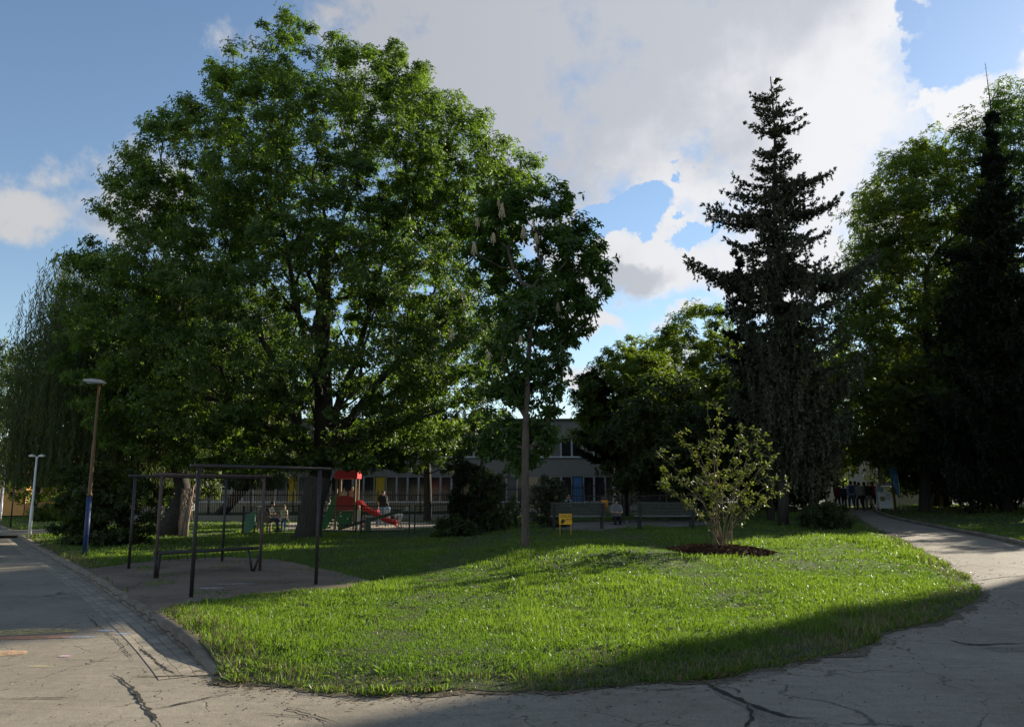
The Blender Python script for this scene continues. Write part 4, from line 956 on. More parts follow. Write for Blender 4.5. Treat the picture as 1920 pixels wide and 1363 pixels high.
    o = link('leaf_litter', leafmesh('leaf_litter', B, np.stack([np.cos(a), np.sin(a), rng.uniform(0, .3, n)], 1), np.tile([0, 0, 1.], (n, 1)) + rng.normal(0, .25, (n, 3)), rng.uniform(.02, .07, n), .3, rng.random(n)), M_dry)
    tag(o, 'straw and dead leaves scattered along the lawn edge', 'litter', kind='stuff')
    # pebbles and crumbs on the old asphalt
    n = 2600; y = 4.5 + 12 * rng.random(n) ** 1.3; x = rng.uniform(-1, 1, n) * (y * .68 + 1); k = ~pip(x, y, ISL) & ~pip(x, y, RLAWN); x, y = x[k], y[k]; n = len(x); a = rng.uniform(0, 6.28, n)
    B = np.stack([x, y, H(x, y) + .006], 1)
    o = link('grit', leafmesh('grit', B, np.stack([np.cos(a), np.sin(a), rng.uniform(0, .5, n)], 1), np.tile([0, 0, 1.], (n, 1)) + rng.normal(0, .4, (n, 3)), rng.uniform(.006, .028, n), .8, rng.random(n)), leafmat('grit', (.05, .04, .03), (.30, .26, .2), (.01, .01, .01), (.02, .02, .02), .02))
    tag(o, 'grit and crumbs on the worn asphalt', 'grit', kind='stuff')
grass()

# ------------------------------------------------------------------ steel carpet frames and low rack
def frame(name, label, a, b, hgt, over0, over1, m, group='steel carpet beating frames on the worn yard'):
    root = thing(name, label, 'carpet frame', a, group)
    dv = (b - a).normalized()
    for p in (a, b): mb = MB(); mb.tube([p - Vector((0, 0, .1)), p + Vector((0, 0, hgt - .03))], .031, 12); mb.build('post', m, root, True)
    mb = MB(); mb.tube([a - dv * over0 + Vector((0, 0, hgt)), b + dv * over1 + Vector((0, 0, hgt))], .029, 12); mb.build('crossbar', m, root, True); return root
g = lambda px, py: G(px, py, .1)
frame('carpet_frame', 'nearest tall black steel frame with its front post by the grass edge', g(358, 1122), g(592, 1097), 2.02, .14, .22, M_black)
frame('carpet_frame', 'middle steel frame with a reddish bar, behind the nearest frame', g(290, 1086), g(487, 1070), 1.96, .14, .2, M_rust)
frame('carpet_frame', 'farthest steel frame of the yard, its left post by the bush', g(241, 1068), g(416, 1055), 1.98, .14, .9, M_black)
def lowrack():
    a, b = g(293, 1087), g(484, 1072); root = thing('bicycle_rack', 'low black steel rack on splayed legs between the carpet frames', 'bicycle rack', a)
    h = .48; dv = (b - a).normalized(); nv = Vector((-dv.y, dv.x, 0))
    for s in (0, .22):
        mb = MB(); mb.tube([a + dv * .02 + nv * s + Vector((0, 0, h)), b - dv * .02 + nv * s + Vector((0, 0, h))], .028, 8); mb.build('rail', M_black, root, True)
    for p, sg in ((a, 1), (b, -1)):
        for o in (-.0, .20):
            mb = MB(); mb.tube([p + dv * sg * .06 + nv * .11 + Vector((0, 0, -.05)), p + dv * sg * (o - .06) + nv * o + Vector((0, 0, h))], .026, 8); mb.build('leg', M_black, root, True)
    for i in range(7):
        q = a.lerp(b, .09 + i * .085); mb = MB(); mb.tube([q + nv * .0 + Vector((0, 0, h)), q + nv * .11 + dv * .1 + Vector((0, 0, h - .15))], .009, 6); mb.build('hook', M_rust, root, True)
lowrack()
frame('carpet_frame', 'distant dark frame on the lawn before the orange house', G(19, 990, .1), G(44, 968, .1), 2.0, .2, .3, M_black, None)

# ------------------------------------------------------------------ lamp posts
def lamp1():
    a = g(158, 1048); root = thing('street_lamp', 'street lamp with blue lower post, ochre upper post and flat grey head', 'street lamp', a); d = a.y
    zt = W(183, 722, d).z - a.z
    mb = MB(); mb.tube([a - Vector((0, 0, .1)), a + Vector((0, 0, 1.55))], .062, 14); mb.build('lower_post', M_blue, root, True)
    mb = MB(); mb.tube([a + Vector((0, 0, 1.54)), a + Vector((0, 0, 1.60)), a + Vector((0, 0, 1.62)), a + Vector((0, 0, 2.9)), a + Vector((0, 0, 2.95)), a + Vector((0, 0, zt))], [.066, .066, .048, .046, .034, .03], 14); mb.build('upper_post', M_ochre, root, True)
    t = a + Vector((0, 0, zt)); mb = MB()
    prof = [(-.40, .055, .02), (-.37, .10, .06), (-.2, .13, .085), (.0, .12, .085), (.08, .09, .07), (.16, .04, .03)]; n = 12; vs = []
    for x, wy, hz in prof:
        for k in range(n):
            an = 2 * math.pi * k / n; z = hz * math.sin(an); z = z if z > 0 else z * .35
            vs.append(t + Vector((x, wy * math.cos(an), z + .06 - x * .12)))
    fs = [(i * n + k, i * n + (k + 1) % n, (i + 1) * n + (k + 1) % n, (i + 1) * n + k) for i in range(len(prof) - 1) for k in range(n)] + [tuple(range(n)), tuple(range(len(vs) - 1, len(vs) - n - 1, -1))]
    mb.add(vs, fs); h = mb.build('lamp_head', M_lampg, root, True)
    mb = MB(); mb.ball(t + Vector((-.16, 0, .055)), (.17, .085, .035), 12, 6); mb.build('lens', mat('lens', (.25, .26, .27), .2), h, True)
    mb = MB(); mb.tube([t - Vector((0, 0, .05)), t + Vector((0.02, 0, .06)), t + Vector((-.06, 0, .085))], .028, 8); mb.build('neck', M_ochre, root, True)
lamp1()
def lamp2(name, label, a, h):
    root = thing(name, label, 'street lamp', a, 'white two-armed lamp posts')
    mb = MB(); mb.tube([a - Vector((0, 0, .1)), a + Vector((0, 0, 1.15)), a + Vector((0, 0, 1.17)), a + Vector((0, 0, h))], [.062, .062, .045, .036], 12); mb.build('post', M_white, root, True)
    for s in (-1, 1):
        mb = MB(); t = a + Vector((0, 0, h)); mb.tube([t, t + Vector((s * .08, 0, .06)), t + Vector((s * .15, 0, .07))], .02, 6); ar = mb.build('arm', M_white, root, True)
        mb = MB(); c = t + Vector((s * .19, 0, .07)); mb.ball(c, (.14, .1, .045), 12, 6); mb.tube([c + Vector((0, 0, .03)), c + Vector((0, 0, .06))], [.09, .04], 10); mb.build('lamp_head', M_white, root, True)
    return root
p = G(55, 1006, .1); lamp2('street_lamp', 'white lamp post with two small heads left of the dark bush', p, W(69, 858, p.y).z - p.z)
p = G(0, 978, .1); lamp2('street_lamp', 'second white lamp post, far away at the left photo edge', p, 3.3)

# ------------------------------------------------------------------ buildings
M_mull = mat('window_frame', (.40, .40, .39), .5, .06)
def school():
    d = 62.0; base = gp(-4, d, 0); root = thing('school_building', 'long two storey grey school with ribbon windows and yellow panels', 'building', (-4, d, 0))
    x0, x1 = -24.0, 16.4; z = lambda py: W(0, py, d).z
    zt, z2t, z2b, z1t, z1b = z(787), z(820), z(858), z(893), 1.15
    for nm, a, b, m, ex in (('parapet_wall', z2t, zt, M_wallG, 0), ('spandrel_wall', z1t, z2b, M_wallG, 0), ('base_wall', -.2, z1b, M_wallB, 0)):
        mb = MB(); mb.box(((x0 + x1) / 2, d + .3, (a + b) / 2), (x1 - x0, .6, b - a)); w = mb.build(nm, m, root)
    mb = MB(); mb.box(((x0 + x1) / 2, d + 6.4, zt / 2 - .15), (x1 - x0 - .02, 11.55, zt - .1)); mb.build('rear_block', M_wallG, root)
    mb = MB(); mb.box(((x0 + x1) / 2, d + 6.0, zt + .045), (x1 - x0 + .3, 12.5, .09)); mb.build('roof', M_conc, root)
    mb = MB(); mb.box(((x0 + x1) / 2, d - .06, z2b + .03), (x1 - x0, .16, .06)); mb.build('window_sill', M_white, root)
    mb = MB(); mb.box(((x0 + x1) / 2, d - .06, z1b + .03), (x1 - x0, .16, .06)); mb.build('window_sill', M_white, root)
    protos = {}
    n = int((x1 - x0) / .84); wdt = (x1 - x0) / n; ix = lambda p: int((W(p, 900, d).x - x0) / wdt)
    YEL = {(0, ix(541)), (0, ix(714)), (0, ix(900)), (1, ix(971)), (1, ix(800)), (1, ix(620)), (1, ix(560))}; BLU = (0, ix(1093))
    for fl, (a, b) in enumerate(((z1b + .061, z1t - .001), (z2b + .061, z2t - .001))):
        for i in range(n):
            px = x0 + (i + .5) * wdt; kind = 'yellow' if (fl, i) in YEL else ('blue' if (fl, i) == BLU else ('blind' if random.random() < .3 else 'glass'))
            if kind in ('yellow', 'blue'):
                mb = MB(); mb.box((px, d + .12, (a + b) / 2), (wdt - .14, .08, b - a)); mb.build('coloured_panel', M_yellow if kind == 'yellow' else M_bluep, root); 
                continue
            key = (fl,)
            if key not in protos:
                mb = MB(); w = wdt; t = .07
                mb.box((px - w / 2 + t / 2, d + .08, (a + b) / 2), (t, .14, b - a)); mb.box((px + w / 2 - t / 2, d + .08, (a + b) / 2), (t - .004, .14, b - a))
                mb.box((px, d + .08, a + .03), (w - 2 * t, .1, .06)); mb.box((px, d + .08, b - .03), (w - 2 * t, .1, .06))
                protos[key] = (mb.mesh('window'), px)
            me, ox = protos[key]; o = bpy.data.objects.new('window', me)
            if not me.materials: me.materials.append(M_mull); me.transform(Matrix.Translation(-wloc(root)))
            o.location.x = px - ox; COL.objects.link(o); o.parent = root
            pk = (fl, kind)
            if pk not in protos:
                mb = MB(); mb.box((px, d + .13, (a + b) / 2), (wdt - .1, .02, b - a - .02)); me2 = mb.mesh('pane'); me2.transform(Matrix.Translation(-wloc(root)))
                me2.materials.append(M_glass if kind == 'glass' else M_blind); protos[pk] = (me2, px)
            me2, ox2 = protos[pk]; q = bpy.data.objects.new('pane', me2); q.location.x = ox - ox2; COL.objects.link(q); q.parent = o
    # entrance canopy on the right
    mb = MB(); mb.box((9.2, d - 2.2, 4.0), (4.6, 4.3, .35)); mb.build('canopy', M_wallB, root)
    for xx in (7.3, 11.1): mb = MB(); mb.box((xx, d - 4.0, 1.95), (.18, .18, 3.72)); mb.build('canopy_post', M_white, root)
school()
def house(name, label, x0, x1, y0, y1, h, m, roofm, wins, group=None):
    root = thing(name, label, 'building', ((x0 + x1) / 2, (y0 + y1) / 2, 0), group)
    mb = MB(); mb.box(((x0 + x1) / 2, (y0 + y1) / 2, h / 2 - .2), (x1 - x0, y1 - y0, h + .4)); mb.build('wall', m, root)
    mb = MB(); mb.box(((x0 + x1) / 2, (y0 + y1) / 2, h + .13), (x1 - x0 + .6, y1 - y0 + .6, .22)); mb.build('roof', roofm, root)
    for x, y, z, w, hh, ax in wins:
        mb = MB()
        if ax == 'y':
            for s in (-1, 1): mb.box((x + s * (w / 2 - .04), y - .03, z), (.08, .1, hh))
            for s in (-1, 1): mb.box((x, y - .03, z + s * (hh / 2 - .04)), (w - .17, .1, .08))
            f = mb.build('window', M_white, root); MB().box((x, y - .012, z), (w - .1, .02, hh - .1)).build('pane', M_glass, f)
        else:
            for s in (-1, 1): mb.box((x - .03, y + s * (w / 2 - .04), z), (.1, .08, hh))
            for s in (-1, 1): mb.box((x - .03, y, z + s * (hh / 2 - .04)), (.1, w - .17, .08))
            f = mb.build('window', M_white, root); MB().box((x - .012, y, z), (.02, w - .1, hh - .1)).build('pane', M_glass, f)
    return root
house('orange_house', 'orange rendered house behind trees at the left edge', -55, -43.2, 72, 86, 6.0, M_orange, M_conc, [(-46, 72, 1.6, 1.2, 1.3, 'y'), (-46, 72, 4.4, 1.2, 1.3, 'y'), (-50, 72, 1.6, 1.2, 1.3, 'y')])
house('grey_house', 'grey walled house half hidden right of the orange house', -42.5, -33, 78, 90, 4.2, M_wallG, M_conc, [(-40, 78, 1.9, 1.2, 1.2, 'y'), (-36, 78, 1.9, 1.2, 1.2, 'y')])
b = gp(34, 74, 0).z
house('beige_house', 'beige house with white sills behind the feather flag', 32.5, 40, 74, 84, 7.0, M_wallB, M_conc, [(34.2, 74, 3.6, 1.6, 2.2, 'y'), (37.2, 74, 3.6, 1.6, 2.2, 'y'), (34.2, 74, .6, 1, .6, 'y')])
# the tall block out of the picture on the right, whose shadow crosses the foreground
EX, EY = 37.5, 38.8
wn = [(EX, EY - 3 - 4.2 * i, 2.2 + 3.0 * f, 1.6, 1.5, 'x') for i in range(6) for f in range(7)]
house('apartment_block', 'pale apartment block just outside the right edge of the photo', EX, EX + 14, EY - 30, EY, 25, M_wallG, M_conc, wn)

# ------------------------------------------------------------------ picket fence and low mesh fence
def picket():
    root = thing('picket_fence', 'long black steel picket fence on a low concrete wall before the school', 'fence', (0, 52, 0)); y = 51.0
    x0, x1 = -27.0, 15.5; n = int((x1 - x0) / 2.6); w = (x1 - x0) / n; proto = None
    for i in range(n):
        xa = x0 + i * w; zb = float(H(xa + w / 2, y)) + .1
        mb = MB(); mb.box((xa + w / 2, y, zb + .16), (w - .004, .25, .40)); mb.build('concrete_base', M_conc, root)
        if proto is None:
            mb = MB(); xo, zo = xa, zb
            for k in range(18): mb.box((xa + (k + .5) * w / 18, y, zb + 1.12), (.032, .032, 1.36)); mb.box((xa + (k + .5) * w / 18, y, zb + 1.85), (.03, .03, .09), None, .15)
            mb.box((xa + w / 2, y + .026, zb + .52), (w - .07, .018, .05)); mb.box((xa + w / 2, y + .026, zb + 1.62), (w - .07, .018, .05))
            proto = mb.mesh('panel'); proto.transform(Matrix.Translation(-wloc(root))); proto.materials.append(M_fence)
        o = bpy.data.objects.new('panel', proto); o.location = (xa - xo, 0, zb - zo); COL.objects.link(o); o.parent = root
        mb = MB(); mb.box((xa, y, zb + 1.15), (.06, .07, 1.6)); mb.build('post', M_fence, root)
picket()
def meshfence():
    root = thing('mesh_fence', 'low dark wire mesh fence with a gate round the playground', 'fence', (0, 34, 0))
    P = [W(x, 960, d_).xy for x, d_ in ((457, 32), (490, 34), (560, 34.5), (600, 34.5), (668, 34.2), (678, 34.2), (768, 34.2), (778, 34.2), (845, 34), (910, 34), (980, 34), (1055, 34), (1128, 34), (1170, 34), (1180, 34), (1250, 34.2), (1320, 34.5), (1390, 35))]
    for i, (a, b) in enumerate(zip(P[:-1], P[1:])):
        za, zb = float(lawnz(a.x, a.y)), float(lawnz(b.x, b.y)); h = 1.12
        mb = MB(); mb.box((a.x, a.y, za + h / 2), (.06, .06, h + .1)); mb.build('post', M_fence, root)
        if (b - a).length < .5: continue
        gate = i == 5; nx = max(4, int((b - a).length / .12)); mb = MB()
        A = lambda t, z: (a.x + (b.x - a.x) * t, a.y + (b.y - a.y) * t, za + (zb - za) * t + z)
        for k in range(1, nx): mb.beam(A(k / nx, .08), A(k / nx, h), .011, .011)
        for k in range(1, 8): mb.beam(A(.01, .08 + k * (h - .08) / 8), A(.99, .08 + k * (h - .08) / 8), .010, .010)
        mb.beam(A(.005, h), A(.995, h), .04, .04); mb.beam(A(.005, .08), A(.995, .08), .035, .035)
        mb.build('gate' if gate else 'panel', M_fence, root)
meshfence()
M_notice = mat('notice_plate', (.4, .42, .42), .5)
p = W(763, 953, 34.1); t = thing('notice_plate', 'small pale notice plate on the playground gate', 'sign', p); mb = MB(); mb.box(p, (.13, .02, .16)); mb.build('plate', M_notice, t)

# ------------------------------------------------------------------ playground
def tower():
    c = W(646, 960, 39.5); gz = float(lawnz(c.x, c.y)); c.z = gz; d = c.y
    root = thing('play_tower', 'climbing tower with red roof, dark red arched panel, red slide and green ladder', 'play tower', c)
    X = lambda px: W(px, 960, d - .4).x; Z = lambda py: W(640, py, d - .4).z
    xl, xr = X(629.5), X(664)
    for x in (xl, xr):
        for y in (d - .4, d + .45):
            mb = MB(); mb.box((x, y, (gz - .1 + Z(893)) / 2), (.11, .11, Z(893) - gz + .1)); mb.build('post', M_wood, root, bevel=.012)
    mb = MB(); zr0, zr1 = Z(897), Z(881)
    mb.prism([(xl - .12, zr0), (xr + .12, zr0), (xr + .14, zr1 + .02), (xr - .05, zr1 - .02), (xl + .18, zr1 - .01), (xl - .06, zr1 - .08)], 'y', d - .52, d + .55)
    mb.build('roof', M_redroof, root)
    fz = Z(957); mb = MB(); mb.box(((xl + xr) / 2, d + .025, fz), (xr - xl + .2, 1.1, .07)); mb.build('platform', M_wood, root)
    def arch(y, m, nm):
        pl = [(xl + .06, fz + .04), (xr - .06, fz + .04), (xr - .02, fz + .3), (xr - .04, Z(934))] + [((xl + xr) / 2 + (xr - xl - .08) / 2 * math.cos(a), Z(934) + .13 * math.sin(a)) for a in np.linspace(.2, math.pi - .2, 9)] + [(xl + .04, Z(934)), (xl + .02, fz + .3)]
        MB().prism(pl, 'y', y - .02, y + .02).build(nm, m, root)
    arch(d - .46, M_redD, 'front_panel'); 
    mb = MB(); mb.box(((xl + xr) / 2, d - .4, (gz + .12 + fz - .12) / 2 + .0), (xr - xl - .16, .03, fz - gz - .24)); w = mb.build('climbing_wall', M_greenp, root)
    for px, py in ((639, 967), (634, 981), (639, 989), (652, 972), (648, 984)):
        q = W(px, py, d - .43); MB().ball(q, (.05, .03, .05), 8, 5).build('hold', M_white, w, True)
    # slide: U-shaped chute falling to the right
    a = Vector((xr + .05, d, fz + .08)); e = W(744, 990, d); mb = MB(); n = 22; vs = []; Lx = e.x - a.x
    for i in range(n + 1):
        t = i / n; x = a.x + Lx * t
        z = a.z + (gz + .28 - a.z) * ss(t * 1.02, .05, 1.0) ** 1.0
        sideh = .42 - .26 * ss(t, .05, .28)
        w_ = .26
        for yy, zz in ((-w_, sideh), (-w_ + .02, .02), (-w_ + .1, -.03), (w_ - .1, -.03), (w_ - .02, .02), (w_, sideh), (w_ + .035, sideh), (w_ + .02, -.06), (-w_ - .02, -.06), (-w_ - .035, sideh)):
            vs.append((x, d + yy, float(z) + zz - (.10 if i == n else 0)))
    k = 10; fs = [(i * k + j, i * k + (j + 1) % k, (i + 1) * k + (j + 1) % k, (i + 1) * k + j) for i in range(n) for j in range(k)] + [tuple(range(k)), tuple(range(n * k + k - 1, n * k - 1, -1))]
    mb.add(vs, fs); mb.build('slide', M_red, root, True)
    # ladder on the left between sloping green cheeks
    for y in (d - .42, d + .42):
        lo = (X(604), gz); hi = (xl, Z(936)); mb = MB(); wv = .16
        mb.prism([(lo[0] - .1, gz), (lo[0] + .22, gz), (xl - .06, fz - .15), (xl - .06, Z(928)), (xl - .14, Z(930))], 'y', y - .025, y + .025); mb.build('ladder_cheek', M_greenp, root)
    for i in range(5):
        t = (i + 1) / 6; mb = MB(); mb.box((X(606) + (xl - X(606)) * t, d, gz + (fz - gz) * t), (.2, .8, .04)); mb.build('step', M_wood, root)
    mb = MB(); mb.box((X(603), d - .42, gz + .55), (.1, .1, 1.2)); mb.build('post', M_wood, root)
    return c, gz, xl, xr, fz
TC, TG, TXL, TXR, TFZ = tower()
def seesaw():
    d = 36.0; piv = W(690, 980, d); gz = float(lawnz(piv.x, d)); root = thing('seesaw', 'green seesaw beam tilted up to the right in front of the slide', 'seesaw', (piv.x, d, gz))
    a, b = W(634, 999, d), W(755, 957, d); a.z = gz + .12; mb = MB(); mb.beam(a, b, .12, .14); mb.build('beam', mat('seesaw_paint', (.09, .13, .08), .6), root)
    mb = MB(); mb.box((piv.x, d, gz + .3), (.26, .22, .66), None, .85); mb.build('pivot_block', mat('pivot_paint', (.14, .2, .14), .7), root, bevel=.02)
    for p, s in ((a, 1), (b, -1)):
        dv = (b - a).normalized() * s; q = p + dv * .3; mb = MB(); mb.box(q + Vector((0, 0, .10)), (.32, .3, .045)); mb.build('seat', M_black, root)
        mb = MB(); r = p + dv * .55; mb.tube([r + Vector((0, 0, .05)), r + Vector((0, 0, .3))], .016, 6); mb.tube([r + Vector((0, -.18, .3)), r + Vector((0, .18, .3))], .016, 6); mb.build('handle', M_black, root, True)
seesaw()
def mintboard():
    a = W(461, 1004, 32.8); gz = float(lawnz(a.x, a.y)); root = thing('mint_board', 'mint green slanted board standing behind the mesh fence, left of the seated woman', 'board', (a.x, a.y, gz))
    d = 33.3; x = lambda p: W(p, 960, d).x; z = lambda p: W(0, p, d).z
    mb = MB(); mb.prism([(x(459), gz - .05), (x(462), z(965)), (x(478), z(957)), (x(479), z(985)), (x(466), gz + .02)], 'y', d - .04, d + .04); mb.build('board', M_mint, root)
    for px in (461, 477): mb = MB(); mb.tube([(x(px), d + .09, gz - .1), (x(px), d + .09, z(963))], .035, 8); mb.build('post', M_greenp, root, True)
mintboard()

# benches
def bench(label, l, r, d, back_py, seat_py, m1, m2, group=None, flip=1, nslat=4):
    A, B = W(l, seat_py, d), W(r, seat_py, d + .1); gz = float(lawnz((A.x + B.x) / 2, d)) if d < 45 else float(H((A.x + B.x) / 2, d)) + .15
    c = Vector(((A.x + B.x) / 2, d, gz)); w = (B.x - A.x) / 2; root = thing('park_bench', label, 'bench', c, group)
    for s in (-1, 1):
        x = c.x + s * (w - .12)
        mb = MB(); mb.box((x, d + .2 * flip, gz + .2), (.07, .07, .44)); mb.build('leg', m2, root)
        mb = MB(); mb.beam((x, d - .2 * flip, gz - .02), (x, d - .34 * flip, gz + .88), .07, .07); mb.build('leg', m2, root)
        mb = MB(); mb.beam((x, d - .2 * flip, gz + .39), (x, d + .25 * flip, gz + .39), .05, .05); mb.build('bearer', m2, root)
    mb = MB()
    for k in range(4): mb.box((c.x, d + flip * (-.14 + k * .12), gz + .445), (2 * w, .10, .04))
    mb.build('seat', mat('bench_seat', (.20, .20, .21), .5, .1), root, bevel=.005)
    mb = MB()
    for k in range(nslat): z = .54 + k * .105; mb.box((c.x, d - flip * (.22 + z * .12), gz + z), (2 * w, .035, .09), Matrix.Rotation(R(8 * flip), 3, 'X'))
    mb.build('backrest', m1, root, bevel=.005); return root
bench('dark green park bench behind the yellow dog sign', 1032, 1134, 28, 950, 983, M_woodD, M_black, 'dark park benches by the playground')
bench('dark green park bench half hidden by the young shrub', 1192, 1302, 27.5, 945, 981, M_woodD, M_black, 'dark park benches by the playground')
bench('small pale bench in the shade beyond the side lawn', 1724, 1745, 50, 925, 938, M_white, M_conc, None)
SB = gp(W(503, 960, 34.6).x, 34.7)
bench('wooden bench inside the playground with the seated woman', 482, 511, 35.0, 970, 985, M_wood, M_wood)
# litter bin
def litter():
    p = W(1134, 960, 28.2); gz = float(lawnz(p.x, p.y)); root = thing('litter_bin', 'orange litter bin on a black post between the two dark benches', 'litter bin', (p.x, p.y, gz))
    mb = MB(); mb.tube([(p.x - .09, p.y + .1, gz - .1), (p.x - .09, p.y + .1, gz + 1.05)], .03, 8); mb.build('post', M_black, root, True)
    mb = MB(); n = 14; a = Vector((p.x, p.y, gz + .62)); mb.tube([a, a + Vector((0, 0, .38))], [.11, .135], n); mb.build('basket', M_bin, root, True)
    mb = MB(); mb.tube([a + Vector((0, 0, .381)), a + Vector((0, 0, .43)), a + Vector((0, 0, .46))], [.15, .15, .05], n); mb.build('lid', M_black, root, True)
litter()
# yellow sign
def text(s, size, loc, m, parent, name='lettering'):
    cu = bpy.data.curves.new('t', 'FONT'); cu.body = s; cu.size = size; cu.align_x = 'CENTER'; cu.align_y = 'CENTER'; cu.extrude = .002
    o = bpy.data.objects.new('t', cu); COL.objects.link(o); dg = bpy.context.evaluated_depsgraph_get(); me = bpy.data.meshes.new_from_object(o.evaluated_get(dg)); bpy.data.objects.remove(o)
    me.transform(Matrix.Translation(loc) @ Matrix.Rotation(R(90), 4, 'X')); return link(name, me, m, parent)
def dogsign():
    d = 24.5; a, b = W(1048, 963, d), W(1072.5, 983, d); cx, cz = (a.x + b.x) / 2, (a.z + b.z) / 2; gz = float(lawnz(cx, d))
    root = thing('dog_ban_sign', 'yellow sign with a black dog head on two thin yellow posts before the left bench', 'sign', (cx, d, gz)); w, h = b.x - a.x, a.z - b.z
    p = MB().box((cx, d, cz), (w, .012, h)).build('board', M_sign, root)
    for s in (-1, 1): MB().tube([(cx + s * (w / 2 - .03), d + .03, gz - .2), (cx + s * (w / 2 - .03), d + .03, cz + h / 2 - .02)], .014, 8).build('post', mat('post_yellow', (.5, .34, .03), .5), root, True)
    text('ZÁKAZ', w * .27, (cx + w * .06, d - .008, cz + h * .27), M_black, p); text('PSOM', w * .19, (cx + w * .25, d - .008, cz - h * .03), M_black, p)
    s = w / 24; dog = [(4, 2.2), (7, 1.6), (8.6, 3), (9.2, 4.6), (11.6, 5.4), (12.2, 6.6), (11, 7.6), (9.4, 8.0), (8.4, 9.6), (7.4, 11), (6.6, 9.8), (5.4, 8.8), (4.2, 7.4), (3.4, 5)]
    MB().prism([(cx - w / 2 + x * s, cz - h / 2 + y * s) for x, y in dog], 'y', d - .011, d - .007).build('dog_symbol', M_black, p)
dogsign()
def board():
    d = 38; x0, x1 = W(1285, 900, d).x, W(1311, 900, d).x; gz = float(H(x0, d)) + .1; zt = W(0, 893, d).z; root = thing('notice_board', 'reddish framed grey panel seen through the young shrub', 'notice board', (x0, d, gz))
    for x in (x0, x1): MB().box((x, d, (gz + zt) / 2), (.1, .1, zt - gz)).build('post', M_rust, root)
    MB().box(((x0 + x1) / 2, d, zt - .05), (x1 - x0 - .11, .09, .1)).build('frame_top', M_rust, root)
    MB().box(((x0 + x1) / 2, d, (gz + .5 + zt - .12) / 2), (x1 - x0 - .12, .04, zt - gz - .65)).build('panel', M_conc, root)
board()

